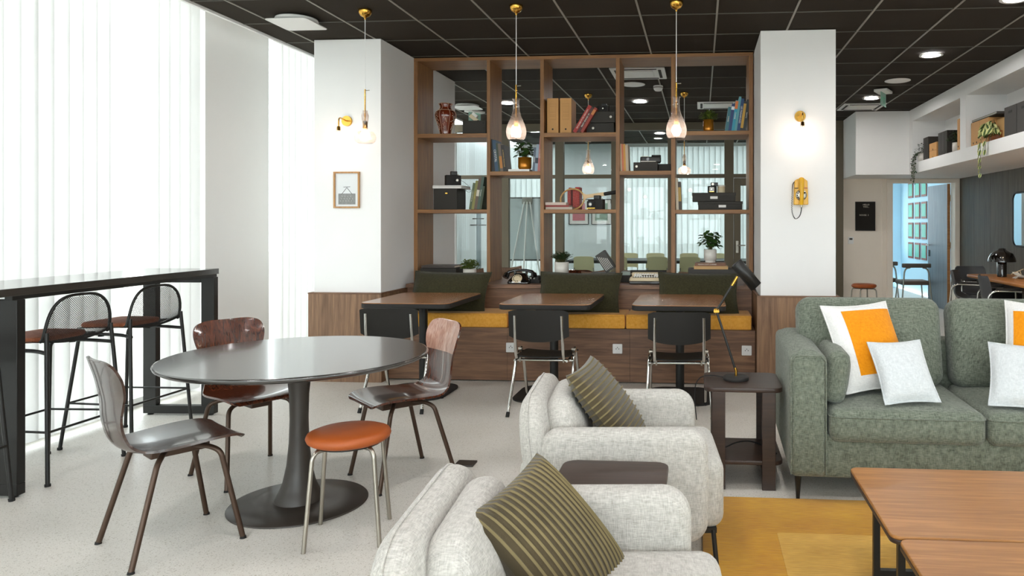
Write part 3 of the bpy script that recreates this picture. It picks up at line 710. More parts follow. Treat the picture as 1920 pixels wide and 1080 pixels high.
def bar_stool():
    # faces +X, low mesh back towards -X
    t = thing('bar_stool', 'bar stool', 'bar stool', (0, 0, 0))
    def bk(u, v):
        # bucket surface: v 0 = seat front, 1 = top of the back; u -1..1 across
        if v < .5:
            q = v/.5; return (.19-.355*q, u*(.20+.02*q), .735-.012*q+.03*u*u*q)
        q = (v-.5)/.5; a = q*1.35
        return (-.165-.04*math.sin(a), u*(.22-.012*q), .725+.285*(1-math.cos(a))/(1-math.cos(1.35))*.93+.03*u*u*(1-q)-.0*q)
    b = MB(); n = 30; m = 34
    def strip(pts, wd=.0021):
        vs = []; fs = []
        for p in pts: vs += [(p[0], p[1]-wd, p[2]), (p[0], p[1]+wd, p[2]), (p[0]+.0015, p[1], p[2]+.0015)]
        for i in range(len(pts)-1):
            for j in range(3): k = (j+1) % 3; fs.append((i*3+j, i*3+k, i*3+3+k, i*3+3+j))
        b.add(vs, fs)
    for k in range(-m, n+1):
        for sgn in (1, -1):
            pts = []
            for q in range(m+1):
                u = (k+q*1.0)/n*2-1; v = .50+.50*q/m; um = max(0, 1-max(0, (v-.68)/.32)**3.2)**.3125
                if -um <= u <= um: pts.append(bk(sgn*u, v))
            if len(pts) > 1: strip(pts)
    o = obj('mesh_back', b, meshm, t)
    G = [[bk(-.95+1.9*j/8, .02+.40*i/8) for j in range(9)] for i in range(9)]
    obj('seat_pan', MB().sheet(G, .004), black, t)
    obj('seat_pad', MB().slab(.31, .38, .03, .09, .013, dome=.012, seg=6, M=T(.045, 0, .738)), orangef, t)
    arc = [(math.cos(q)**.625, .68+.32*math.sin(q)**.625) for q in [PI/2*k/12 for k in range(12)]]
    half = [bk(1, .52+.16*k/4) for k in range(4)]+[bk(u, v) for u, v in arc]
    edge = [(p[0], -p[1], p[2]) for p in half]+[bk(0, 1)]+half[::-1]
    obj('back_loop', MB().tube(edge, .0085, 8), black, t)
    for s in (-1, 1):
        obj('leg', MB().tube([(-.197, s*.212, .80), (-.208, s*.222, .62), (-.245, s*.255, .0)], .0105, 10), black, t)
        obj('leg', MB().tube([(-.208, s*.214, .69), (-.12, s*.19, .70), (.12, s*.185, .705), (.165, s*.19, .675), (.235, s*.25, 0)], .0105, 10, fillet=.06), black, t)
        obj('glide', MB().cyl((-.245, s*.255, 0), (-.244, s*.254, .014), .014), rubber, t); obj('glide', MB().cyl((.235, s*.25, 0), (.234, s*.249, .014), .014), rubber, t)
        obj('foot_rail', MB().cyl((-.232, s*.240, .28), (.205, s*.222, .28), .0065), black, t)
        obj('bumper', MB().cyl((.02, s*.185, .688), (.02, s*.185, .70), .016), rubber, t)
    for x, y in ((-.233, .24), (.206, .222)): obj('foot_rail', MB().cyl((x, -y, .28), (x, y, .28), .0065), black, t)
    return t
a = bar_stool(); a.location = (-3.67, 3.84, 0); a.rotation_euler.z = PI; g = 'mesh stools at the bar table'
tag(a, 'black mesh-backed bar stool with orange pad, beside the near table leg', 'bar stool', g)
dup(a, (-3.67, 4.42, 0), PI-.02, 'black mesh-backed bar stool with orange pad at the far end of the bar table', g)
dup(a, (-3.67, 3.13, 0), PI, 'black mesh-backed bar stool mostly outside the left edge of the photo, nearest the camera', g)

# ================================================================== LOUNGE: SOFA, ARMCHAIRS, TABLES, RUG
t = thing('rug', 'mustard yellow rug with a paler square, under the oak coffee table', 'rug', (0, 0, 0))
obj('border', MB().slab(2.9, 3.3, .010, .01, .004, M=T(1.46, 2.04, .001)), rugm, t)
obj('inset', MB().slab(2.2, 2.62, .002, .01, .0008, M=T(1.44, 1.96, .011)), rugl, t)

so = thing('sofa', 'sage green woven two-seat sofa with broad square arms', 'sofa', (.443, 3.66, 0), math.radians(-1.3))
# local: x along the width, y depth, origin at the front left foot
SW = 1.88
obj('base', MB().slab(SW-.02, .86, .22, .03, .02, seg=4, M=T(SW/2, .45, .12)), sofaf, so)
obj('back_frame', MB().slab(SW-.04, .20, .46, .04, .035, seg=4, M=T(SW/2, .80, .25)), sofaf, so)
def arm(x, mir):
    b = MB(); Rr = []
    # box arm with softly domed top, front panel rounded
    return obj('arm', MB().slab(.185, .92, .61, .035, .035, dome=.018, seg=5, M=T(x, .46, .125)), sofaf, so)
arm(.0925, 1); arm(SW-.0925, -1)
for x in (.0925, SW-.0925):
    obj('arm_piping', MB().tube([(x-.085, .004, .14), (x-.085, .004, .70), (x-.06, .004, .728), (x+.06, .004, .728), (x+.085, .004, .70), (x+.085, .004, .14)], .004, 6), sofaf, so)
for i in range(2):
    x = .19+.375+i*.752
    obj('seat_cushion', MB().slab(.744, .70, .165, .045, .045, dome=.022, seg=5, rs=4, M=T(x, .325, .305)), sofaf, so)
    obj('seat_piping', MB().tube([(px_*1.0+x, py_+.325, .435) for px_, py_ in rrect(.746, .702, .045, 4)], .004, 5, True), sofaf, so)
    M = T(x-.012+(-.05 if i == 0 else .05), .60, .47) @ RX(math.radians(-12))
    obj('back_cushion', MB().slab(.80, .50, .20, .075, .06, dome=.04, domeb=.02, seg=6, rs=4, M=M @ RX(PI/2) @ T(0, .24, -.10)), sofaf, so)
    obj('back_piping', MB().tube([M @ V((a_, -.055, .24+b_)) for a_, b_ in rrect(.772, .475, .07, 5)], .004, 5, True), sofaf, so)
for x, y in ((.045, .05), (SW-.045, .05), (.06, .85), (SW-.06, .85)):
    obj('leg', MB().cyl((x, y, 0), (x, y, .125), .009, .018, 12), black, so)
o = thing('arm_bolster', 'small sage green bolster cushion inside the left sofa arm', 'cushion', (0, 0, 0))
o.matrix_world = T(.70, 3.95, .605) @ RZ(math.radians(-2)) @ RY(math.radians(8)) @ RZ(PI/2) @ RX(PI/2)
obj('cover', MB().slab(.44, .27, .115, .05, .045, dome=.02, domeb=.02, seg=5, M=T(0, 0, -.06)), sofaf, o)
def print_cushion(lab, tl, tr, bl, inset):
    o = cushion('print_cushion', lab, tl, tr, bl, whitef, .13, group='white cushions with an orange block')
    # orange printed block covering most of the face, following the swell of the cushion
    w = (V(tr)-V(tl)).length; M, w, h = frame3(tl, tr, bl); n = 14
    u0, u1, v0, v1 = inset; G = []
    for i in range(n+1):
        row = []
        for j in range(n+1):
            u = u0+(u1-u0)*i/n; v = v0+(v1-v0)*j/n; e = max(0, (1-u*u)*(1-v*v))
            row.append((w/2*u*(1-.07*(1-v*v)*u*u), h/2*v*(1-.07*(1-u*u)*v*v), .065*e**.42+.0035))
        G.append(row)
    obj('orange_block', MB().sheet(G, .002), orangep, o); return o
print_cushion('white cushion with an orange block at the left end of the sofa', (.668, 4.13, .925), (1.045, 4.22, .945), (.80, 3.86, .50), (-.55, .95, -.72, .78))
print_cushion('white cushion with an orange block on the right seat of the sofa', (1.66, 4.12, .965), (2.05, 3.96, .955), (1.585, 3.88, .50), (-.82, .95, -.62, .74))
cushion('plain_cushion', 'plain pale cushion in front of the left orange-block cushion', (.878, 3.92, .758), (1.155, 3.95, .770), (.905, 3.69, .485), bluef, .12, group='plain pale cushions on the sofa')
cushion('plain_cushion', 'plain pale cushion at the right edge of the photo, before the right orange-block cushion', (1.50, 3.93, .765), (1.86, 3.80, .76), (1.38, 3.72, .49), bluef, .12, group='plain pale cushions on the sofa')

def armchair():
    # faces +X, width along Y, origin on the floor under the middle
    t = thing('armchair', 'armchair', 'armchair', (0, 0, 0))
    obj('seat', MB().slab(.83, .54, .285, .06, .055, dome=.02, seg=6, rs=5, M=T(-.022, 0, .15)), chairf, t)
    for s in (-1, 1):
        M = T(-.015, s*.335, .363) @ RX(PI/2)
        obj('arm', MB().slab(.665, .44, .125, .088, .05, dome=.012, domeb=.012, seg=8, rs=5, M=M @ T(0, 0, -.0625)), chairf, t)
    M = T(-.345, 0, .405) @ RY(math.radians(-9)) @ RZ(PI/2) @ RX(PI/2)
    obj('back', MB().slab(.80, .57, .10, .20, .048, dome=.022, domeb=.015, seg=10, rs=5, M=M @ T(0, 0, -.05)), chairf, t)
    obj('back_seam', MB().tube([M @ V((x, y, -.008)) for x, y in rrect(.803, .573, .20, 8)], .004, 6, True), chairf, t)
    M = T(-.255, 0, .50) @ RY(math.radians(-11)) @ RZ(PI/2) @ RX(PI/2)
    obj('back_cushion', MB().slab(.56, .35, .12, .13, .055, dome=.03, domeb=.01, seg=8, rs=5, M=M @ T(0, 0, -.06)), chairf, t)
    for x in (-.36, .36):
        for s in (-1, 1):
            obj('leg', MB().tube([(x*.96, s*.25, .16), (x, s*.265, 0)], .013, 4), black, t)
    obj('under_rail', MB().box(-.36, .36, -.26, -.235, .14, .16).box(-.36, .36, .235, .26, .14, .16), black, t)['kind'] = 'stuff'
    return t
a = armchair(); a.location = (-.315, 3.17, 0); a.rotation_euler.z = math.radians(5); tag(a, 'oat coloured armchair farther from the camera, beside the dark side table', 'armchair', 'oat armchairs')
dup(a, (-.315, 1.86, 0), math.radians(5), 'oat coloured armchair in the foreground, cut off by the bottom of the photo', 'oat armchairs')
cushion('cord_cushion', 'olive ribbed velvet cushion on the farther armchair', (-.555, 2.98, .755), (-.515, 3.40, .765), (-.29, 2.985, .42), [cordf, cordl], .13, ribs=16, group='olive ribbed cushions', edge=False)
cushion('cord_cushion', 'olive ribbed velvet cushion on the foreground armchair', (-.305, 1.707, .365), (-.575, 1.74, .665), (-.205, 2.067, .415), [cordf, cordl], .14, ribs=17, group='olive ribbed cushions', edge=False)

def plank_table(lab, x, y, h, s=.41):
    t = thing('side_table', lab, 'table', (x, y, 0), 0, 'dark plank side tables')
    b = MB().slab(s, s, .024, .05, .004, seg=4, M=T(0, 0, h-.024)); obj('tabletop', b, dwood, t)
    obj('lower_shelf', MB().slab(s, s, .022, .05, .004, seg=4, M=T(0, 0, .13)), dwood, t)
    for sx in (-1, 1):
        for sy in (-1, 1):
            obj('leg', MB().box(sx*(s/2-.075)-.035, sx*(s/2-.075)+.035, sy*(s/2-.009)-.012, sy*(s/2-.009)+.012, 0, h-.022), dwood, t, .003)
        obj('floor_runner', MB().box(sx*(s/2-.075)-.012, sx*(s/2-.075)+.012, -s/2+.025, s/2-.025, 0, .07), dwood, t, .002)
    return t
plank_table('dark stained plank side table between the armchair and the sofa', .225, 4.02, .53)
plank_table('dark stained plank side table tucked between the two armchairs', -.31, 2.505, .50, .39)

la = thing('desk_lamp', 'black and brass jointed desk lamp on the dark side table', 'lamp', (.195, 4.02, .53))
obj('base', MB().lathe([(.068, 0), (.070, .004), (.070, .016), (.066, .02), (.001, .0205)], 36), blackm, la)
obj('stem', MB().tube([(0, 0, .02), (0, 0, .05), (-.006, 0, .066)], .0075, 10), brass, la)
obj('lower_arm', MB().cyl((-.006, 0, .064), (-.104, 0, .368), .0065), black, la)
j = obj('joint', MB().sphere((-.107, 0, .377), .016, 14, 10).cyl((-.107, -.03, .377), (-.107, .03, .377), .008), brass, la)
obj('wing_nut', MB().cbox((-.107, -.034, .377), (.03, .006, .012)), brass, j)
obj('upper_arm', MB().cyl((-.104, 0, .38), (-.016, 0, .525), .0065), black, la)
obj('arm_tip', MB().cyl((-.022, 0, .515), (.008, 0, .565), .008), brass, la)
M = T(.055, 0, .575) @ RY(math.radians(140))
obj('shade', MB().lathe([(.002, -.085), (.030, -.085), (.034, -.08), (.034, .085), (.031, .085), (.031, -.07), (.002, -.07)], 60, M=M, fn=lambda t_: 1+.018*math.cos(30*t_)), black, la)
obj('cable', MB().tube([(-.06, .02, .006), (-.12, .06, .01), (-.19, .06, .004), (-.222, .03, -.03), (-.226, .0, -.12), (-.215, -.02, -.22)], .0028, 6, fillet=.04), rubber, la)
t = thing('cable', 'black cable and plug lying on the lower shelf of the dark side table', 'cable', (0, 0, 0))
obj('wire', MB().tube([(.09, 3.97, .158), (.14, 4.0, .165), (.2, 4.05, .18), (.27, 4.06, .185), (.33, 4.1, .157), (.39, 4.0, .157), (.405, 3.93, .157)], .004, 6, fillet=.05), rubber, t)
obj('plug', MB().cyl((.07, 3.96, .166), (.10, 3.97, .166), .013), whiteplastic, t)

def coffee(x0, x1, y0, y1, lab, legs):
    t = thing('coffee_table', lab, 'coffee table', ((x0+x1)/2, (y0+y1)/2, 0), 0, 'oak coffee tables'); w_, d_ = x1-x0, y1-y0
    obj('tabletop', MB().slab(w_, d_, .012, .035, .004, seg=6, M=T(0, 0, .388)), coffeew, t)
    obj('edge_band', MB().slab(w_+.002, d_+.002, .014, .035, .002, seg=6, M=T(0, 0, .375)), dwood, t)
    for sx in (-1, 1):
        for sy in (-1, 1):
            x = sx*(w_/2-.07); y = sy*(d_/2-.16)
            obj('leg', MB().cbox((x, y, .20), (.024, .024, .355)), black, t)
    for sy in (-1, 1):
        y = sy*(d_/2-.16)
        obj('floor_rail', MB().box(-w_/2+.082, w_/2-.082, y-.012, y+.012, .03, .065), black, t)
        obj('top_rail', MB().box(-w_/2+.082, w_/2-.082, y-.012, y+.012, .35, .375), black, t)
    return t
coffee(.60, 1.80, 2.338, 3.0, 'oak coffee table nearer the sofa', 1)
coffee(.615, 1.815, 1.66, 2.328, 'oak coffee table nearer the camera, cut by the bottom right corner', 1)

# ================================================================== LAMPS
def pendant(x, y, zg, lab, g, sc_=1.0, prof=None, z_top=CZ):
    # glass carafe hung on a cord from a brass cup; origin at the ceiling
    t = thing('pendant_lamp', lab, 'pendant lamp', (x, y, z_top), 0, g)
    d = z_top-zg
    obj('ceiling_cup', MB().lathe([(.050, 0), (.0505, -.008), (.046, -.028), (.034, -.046), (.014, -.056), (.007, -.06), (.006, -.075)], 28), brass, t)
    obj('cord', MB().cyl((0, 0, -.07), (0, 0, -d+.40), .0028, n=6), white, t)
    h = obj('rod', MB().cyl((0, 0, -d+.41), (0, 0, -d+.12), .0055, n=8), brass, t)
    obj('set_pin', MB().cyl((0, 0, -d+.40), (.035, 0, -d+.402), .003, n=6), steel, h)
    obj('socket', MB().lathe([(.008, .17), (.016, .165), (.018, .12), (.015, .095)], 16, (0, 0, -d)), brass, t)
    pr = prof or [(.050, .0), (.062, .006), (.072, .03), (.076, .062), (.070, .095), (.055, .135), (.038, .172), (.027, .21), (.024, .25), (.0235, .288), (.031, .305)]
    obj('glass_shade', MB().lathe(pr, 40, (0, 0, -d), caps=False, fn=lambda a: 1+.012*math.cos(10*a)), glassb, t)
    obj('bulb', MB().lathe([(.001, .022), (.022, .027), (.036, .05), (.036, .066), (.024, .088), (.013, .097)], 20, (0, 0, -d)), bulbw, t)
    return t
gp_ = 'pendants over the cafe tables'
sq = [(.058, 0), (.072, .012), (.080, .038), (.079, .062), (.066, .083), (.035, .094), (.020, .11), (.017, .14), (.024, .18), (.027, .21), (.017, .236), (.018, .248)]
pendant(-2.545, 5.37, 2.0, 'glass pendant lamp on the left, in front of the left pillar', gp_, prof=sq)
pendant(-1.368, 5.342, 2.012, 'glass carafe pendant lamp in the middle, before the second shelf column', gp_)
pendant(-.175, 5.342, 2.012, 'glass carafe pendant lamp on the right, before the fifth shelf column', gp_)
pendant(-1.399, 9.045, 2.012, 'far glass pendant lamp seen through the middle shelf column, beyond the bookcase', 'pendants beyond the bookcase')
pendant(-.197, 9.03, 2.0, 'far glass pendant lamp seen through the right shelf column, beyond the bookcase', 'pendants beyond the bookcase', prof=sq)
def sconce(x, z, y, dx, lab):
    t = thing('wall_lamp', lab, 'wall lamp', (x, y, z), 0, 'brass wall lamps on the pillars')
    obj('wall_plate', MB().cyl((0, 0, 0), (0, -.018, 0), .047, .045, 32), brass, t)
    obj('arm', MB().tube([(0, -.018, 0), (0, -.13, .012), (0, -.155, -.005), (0, -.155, -.075)], .006, 10, fillet=.03), brass, t)
    obj('socket', MB().lathe([(.008, 0), (.015, -.004), (.016, -.028), (.018, -.03), (.018, -.05)], 18, (0, -.155, -.065)), brass, t)
    R_ = .072; obj('glass_globe', MB().lathe([(R_*math.sin(a), -R_*math.cos(a)) for a in [PI*k/18+.02 for k in range(0, 16)]], 32, (0, -.155, -.165), caps=False), glassb, t)
    obj('bulb', MB().lathe([(.001, -.055), (.02, -.05), (.030, -.028), (.028, -.005), (.014, .025), (.013, .045)], 20, (0, -.155, -.155)), bulbs, t)
sconce(-3.105, 2.292, 6.21, -1, 'brass wall lamp with clear globe on the left pillar, above the framed picture')
sconce(.835, 2.288, 6.20, 1, 'brass wall lamp with clear globe on the right pillar, above the yellow telephone')
def downlight(x, y, lab, z=CZ, grp='round downlights in the dark ceiling'):
    t = thing('downlight', lab, 'downlight', (x, y, z), 0, grp)
    obj('trim_ring', MB().lathe([(.082, 0), (.108, -.002), (.110, -.007), (.104, -.010), (.082, -.006)], 36, caps=False), whiteplastic, t)
    obj('diffuser', MB().cyl((0, 0, -.003), (0, 0, -.005), .083, n=32), downe, t)
for x, y, lab in ((2.218, 7.208, 'lit downlight in the ceiling right of the right pillar'), (2.207, 9.613, 'lit downlight near the far white bulkhead, by the green exit sign'), (2.272, 5.45, 'lit downlight cut by the top edge of the photo, upper right'),
                  (-2.594, 9.621, 'lit downlight beyond the bookcase, seen through its second column'), (-.797, 9.63, 'lit downlight beyond the bookcase, seen through its fourth column')):
    downlight(x, y, lab)
for x in (-2.6, -.8, .45, 2.2):
    for y in (-2.5, -.3, 1.8, 3.6): downlight(x, y, 'lit downlight in the ceiling before the photographed part of the room', grp='downlights outside the view')
def ceil_disc(name, x, y, lab):
    t = thing(name, lab, 'speaker', (x, y, CZ), 0, 'flush round speakers'); obj('grille', MB().lathe([(.14, 0), (.142, -.004), (.13, -.008), (.001, -.009)], 40), whiteplastic, t)
ceil_disc('ceiling_speaker', 2.233, 8.461, 'flat white round ceiling speaker right of the right pillar'); ceil_disc('ceiling_speaker', -.781, 8.452, 'flat white round ceiling speaker beyond the bookcase')
def diffuser(x, y, lab):
    t = thing('air_diffuser', lab, 'air vent', (x, y, CZ), 0, 'square air diffusers')
    obj('collar', MB().lathe([(.13, 0), (.155, -.006), (.16, -.02), (.12, -.03), (.10, -.03)], 36), whiteplastic, t)
    obj('plate', MB().slab(.34, .34, .008, .03, .003, M=T(0, 0, -.05) @ RZ(.0)), whiteplastic, t)
    obj('stud', MB().cyl((0, 0, -.045), (0, 0, 0), .03), whiteplastic, t)
diffuser(-3.19, 5.55, 'white square air diffuser in the ceiling near the left blinds'); diffuser(-3.16, 9.70, 'white square air diffuser beyond the bookcase, above the black camera box')
def cassette(x, y, lab, w_=.56):
    t = thing('ceiling_cassette', lab, 'air vent', (x, y, CZ), 0, 'white ceiling cassettes')
    obj('panel', MB().slab(w_, w_, .012, .01, .004, M=T(0, 0, -.012)), whiteplastic, t)
    for k in range(4):
        a = k*PI/2; obj('slot', MB().cbox((0, w_*.40, -.0135), (w_*.7, .03, .004), RZ(a)), blackm, t)
    obj('intake', MB().slab(w_*.55, w_*.55, .006, .01, .002, M=T(0, 0, -.018)), whiteplastic, t)
for x, y in ((-2.9, 12.6), (-1.9, 13.6), (-.72, 13.0), (.9, 13.6)): downlight(x, y, 'downlight of a partly added set in the meeting room ceiling behind the glazed partition', CZ, 'partly added downlights in the meeting room')  # one known fitting, the others added to brighten the meeting room
for y in (13.0, 15.0): downlight(3.3, y, 'downlight added to brighten the blue office, out of sight above the doorway', 2.8, 'added downlights in the office')  # unseen ceiling lamps added to brighten the office
cassette(2.22, 10.29, 'white square ceiling cassette before the far white bulkhead'); cassette(-.66, 7.83, 'white square ceiling panel just behind the bookcase, above its fourth column', .58)
cassette(.24, 10.0, 'white ceiling cassette beyond the bookcase, behind the small golden pot', .56)
t = thing('smoke_detector', 'round white smoke detector beyond the bookcase', 'smoke detector', (-.495, 8.57, CZ)); obj('housing', MB().lathe([(.055, 0), (.058, -.01), (.05, -.045), (.035, -.06), (.001, -.062)], 28), whiteplastic, t)
obj('band', MB().lathe([(.0575, -.018), (.059, -.02), (.059, -.026), (.056, -.028)], 28, caps=False), gridm, t)
exg = plain('exit_green', '#2f8f6a', .5)
def exit_sign(x, y, rz, lab):
    t = thing('exit_sign', lab, 'sign', (x, y, CZ), rz, 'hanging exit signs')
    obj('housing', MB().slab(.26, .16, .03, .01, .005, M=T(0, 0, -.045)), whiteplastic, t); obj('stem', MB().cyl((0, 0, -.02), (0, 0, 0), .03), whiteplastic, t)
    p = obj('panel', MB().box(-.115, .115, -.004, .004, -.205, -.045), glass('sign_glass', '#d8efe4', .8, .02, milk=.35), t)
    obj('arrow', MB().poly([(-.08, -.03), (-.03, 0), (-.08, .03)], .004, .0055, RX(PI/2) @ T(0, 0, 0) if False else T(0, 0, -.125) @ RX(PI/2)), exg, p)
    obj('running_figure', MB().poly([(.0, -.05), (.012, -.05), (.02, -.012), (.036, -.045), (.05, -.045), (.034, .0), (.038, .022), (.058, .012), (.06, .022), (.03, .04), (.002, .025), (.004, .012), (.02, .018)], .004, .0055, T(0, 0, -.125) @ RX(PI/2)), exg, p)
exit_sign(2.2, 8.98, math.radians(62), 'green and white exit sign hanging from the ceiling near the far bulkhead')
exit_sign(-3.2, 10.15, math.radians(62), 'exit sign hanging beyond the bookcase, above the dark archive box')

# ================================================================== THINGS ON THE SHELVES
S1, S1b, S2, S3, S3b, S4, S5, S5b, LG = 2.268, 1.527, 1.896, 2.266, 1.526, 1.894, 2.270, 1.521, .82
bookm = {}
def bm(h):
    if h not in bookm: bookm[h] = plain('book_cover_'+h.strip('#'), h, .5, var=.05)
    return bookm[h]
def book(x, y, z, t_, h, d, lean, col, lab, group, title=None, tcol=None, tsize=.014, band=None, rz=0):
    # upright book, spine towards the room; lean in degrees, positive tips the top to the right
    a = math.radians(lean)
    o = thing('book', lab, 'book', (x, y, z), 0, group, rot=(0, a, rz))
    x0, x1 = (-t_, 0) if lean > 0 else (0, t_)
    c = .0025
    obj('cover', MB().box(x0, x0+c, 0, d, 0, h).box(x1-c, x1, 0, d, 0, h).box(x0+c, x1-c, 0, c, 0, h), bm(col), o)
    obj('pages', MB().box(x0+c, x1-c, c, d-.004, .003, h-.003), pages, o)
    if band: obj('spine_band', MB().box(x0+.0005, x1-.0005, -.0006, .0, band[0]*h, band[1]*h), bm(band[2]), o)
    if title: text('title', title, tsize, tcol or txtw, o, ((x0+x1)/2, -.0012, h*.5), (PI/2, PI/2, 0))
    return o
def row(items, x, y, z, lean, group):
    a = math.radians(lean)
    for it in items:
        t_ = it[0]; step = t_/math.cos(a)
        xx = x+step if lean > 0 else x
        book(xx, y, z, t_, it[1], it[2], lean, it[3], it[4], group, *it[5:])
        x += step
def flatbook(x, y, z, w_, d, t_, col, lab, rz=0, group=None, title=None, pg=True, tsize=.014):
    o = thing('book', lab, 'book', (x, y, z), rz, group); c = .0025
    obj('cover', MB().box(-w_/2, w_/2, 0, d, 0, c).box(-w_/2, w_/2, 0, d, t_-c, t_).box(-w_/2, w_/2, 0, c, c, t_-c), bm(col), o)
    obj('pages', MB().box(-w_/2+.004, w_/2-.004, c, d-.003, c, t_-c), pages, o)
    if title: text('title', title, tsize, txtw, o, (-.03, -.0012, t_/2), (PI/2, 0, 0))
    return o
def archive(name, x0, x1, y0, d, z, h, mat, lab, hole=None, group=None, cat='box', lid=0, labelp=None, rz=0, ring=True):
    # storage box / box file seen from the front; hole = (x, z) of the ringed finger hole
    o = thing(name, lab, cat, ((x0+x1)/2, y0, z), rz, group); w_ = x1-x0
    obj('body', MB().box(-w_/2, w_/2, 0, d, 0, h), mat, o, .0025)
    if lid: obj('lid', MB().box(-w_/2-.004, w_/2+.004, -.004, d+.004, h-lid, h+.003), mat, o, .002)
    if hole:
        hx, hz = hole
        if ring: obj('ring', MB().lathe([(.009, 0), (.0125, 0), (.0125, .003), (.009, .003)], 20, M=T(hx, -.0005, hz) @ RX(PI/2)), steel, o)
        obj('finger_hole', MB().cyl((hx, -.0008, hz), (hx, .0, hz), .009), blackm, o)
    if labelp: obj('label_plate', MB().box(labelp[0]-.035, labelp[0]+.035, -.007, -.004, labelp[1]-.012, labelp[1]+.012), papw, o)
    return o
def potted(x, y, z, pr, ph, lab, mat, kind, spread, hgt, foot=True, leafmat=None, rim=0, n=90, seed=1):
    o = thing('potted_plant', lab, 'plant', (x, y, z), 0, None); rr = random.Random(seed)
    if foot: prof = [(pr*.80, 0), (pr*.80, ph*.14), (pr*.84, ph*.17), (pr*1.0, ph*.20), (pr, ph), (pr*.92, ph), (pr*.90, ph*.85)]
    else: prof = [(pr*.82, 0), (pr*.97, ph*.12), (pr, ph*.25), (pr, ph), (pr*.93, ph), (pr*.91, ph*.85)]
    obj('pot', MB().lathe(prof, 36), mat, o)
    obj('soil', MB().cyl((0, 0, ph*.80), (0, 0, ph*.88), pr*.9, n=20), soil, o)
    b = MB(); st = MB()
    if kind == 'bush':
        for i in range(n):
            a = rr.uniform(0, 2*PI); e = rr.uniform(.1, 1)**.6; q = rr.uniform(0, 1)
            c = V((math.cos(a)*spread*e*math.cos(q*1.2), math.sin(a)*spread*e*math.cos(q*1.2), ph*.9+hgt*(.15+.8*math.sin(q*1.5)*e)))
            leaf(b, c, V((math.cos(a), math.sin(a), rr.uniform(-.2, 1))), .020*rr.uniform(.7, 1.2), .026, rr)
            if i % 9 == 0: st.tube([(c.x*.15, c.y*.15, ph*.85), (c.x*.6, c.y*.6, c.z*.5+ph*.45), tuple(c)], .0011, 4)
    elif kind == 'grass':
        for i in range(n):
            a = rr.uniform(0, 2*PI); e = rr.uniform(.25, 1); hh = hgt*rr.uniform(.55, 1); q = []
            tip = V((math.cos(a)*spread*e, math.sin(a)*spread*e, ph+hh*(1.1-.45*e)))
            st.tube([(math.cos(a)*pr*.4*e, math.sin(a)*pr*.4*e, ph*.85), tuple(V((tip.x*.6, tip.y*.6, ph+hh*.6))), tuple(tip)], [.0016, .0014, .0006], 4)
            for k in range(5):
                f = .35+.13*k; c = V((tip.x*f, tip.y*f, ph+(tip.z-ph)*f)); d = V((math.cos(a+rr.uniform(-1.4, 1.4)), math.sin(a+rr.uniform(-1.4, 1.4)), .8)); leaf(b, c, d, .021, .012, rr)
    else:
        for i in range(n):
            a = rr.uniform(0, 2*PI); e = rr.uniform(.2, 1); z_ = ph+hgt*rr.uniform(.2, 1)*(1.08-.35*e)
            c = V((math.cos(a)*spread*e*.75, math.sin(a)*spread*e*.75, z_)); d = V((math.cos(a), math.sin(a), rr.uniform(-.9, .3)))
            leaf(b, c, d, .052*rr.uniform(.75, 1.15), .050, rr)
            st.tube([(c.x*.12, c.y*.12, ph*.85), (c.x*.55, c.y*.55, ph+(z_-ph)*.8), tuple(c)], .0013, 4)
    f = obj('foliage', b, leafmat or leafm, o); f['kind'] = 'stuff'
    s = obj('stems', st, stemm, o); s['kind'] = 'stuff'
    return o
def leaf(b, c, d, ln, wd, rr, M=None):
    d = d.normalized(); s = d.cross(V((rr.uniform(-.3, .3), rr.uniform(-.3, .3), 1))).normalized(); n = s.cross(d)
    droop = n*(-ln*.18)
    P = [c, c+d*ln*.3+s*wd*.42+n*wd*.12, c+d*ln*.3, c+d*ln*.3-s*wd*.42+n*wd*.12, c+d*ln*.65+s*wd*.4+n*wd*.1+droop*.4, c+d*ln*.65+droop*.5, c+d*ln*.65-s*wd*.4+n*wd*.1+droop*.4, c+d*ln+droop]
    b.add(P, [(0, 2, 1), (0, 3, 2), (1, 2, 5, 4), (2, 3, 6, 5), (4, 5, 7), (5, 6, 7)], M, True)

# --- column 1
vas = plain('vase_glaze', '#6e2a14', .18, var=.25, vs=18, coat=.8); vpat = plain('vase_pattern', '#c9a58a', .3, var=.25, vs=60)
o = thing('vase', 'hexagonal red-brown painted porcelain vase on the top left shelf', 'vase', (-2.535, 7.10, S1), .25)
vp = [(.055, 0), (.052, .012), (.060, .05), (.080, .12), (.100, .18), (.104, .205), (.094, .235), (.062, .258), (.052, .275), (.054, .295), (.068, .318), (.064, .32), (.05, .29)]
def hexr(p, n=6):
    Rr = []
    for r, z in p:
        ring = []
        for i in range(n):
            for k in range(3):
                a0 = 2*PI*i/n; a1 = 2*PI*(i+1)/n; f = k/3; q0 = V((math.cos(a0), math.sin(a0))); q1 = V((math.cos(a1), math.sin(a1))); q = q0.lerp(q1, f)*(1+.05*math.sin(PI*f)); ring.append((r*q.x, r*q.y, z))
        Rr.append(ring)
    return MB().rings(Rr)
obj('body', hexr(vp), vas, o)
for i in range(6):
    a = 2*PI*i/6; obj('gilt_rib', MB().tube([(r*1.005*math.cos(a), r*1.005*math.sin(a), z) for r, z in vp[:11]], .0022, 5), vpat, o)
for z, r in ((.003, .0555), (.25, .078), (.316, .068)): obj('gilt_band', MB().tube([(r*math.cos(2*PI*k/6), r*math.sin(2*PI*k/6), z) for k in range(6)], .0028, 5, True), vpat, o)
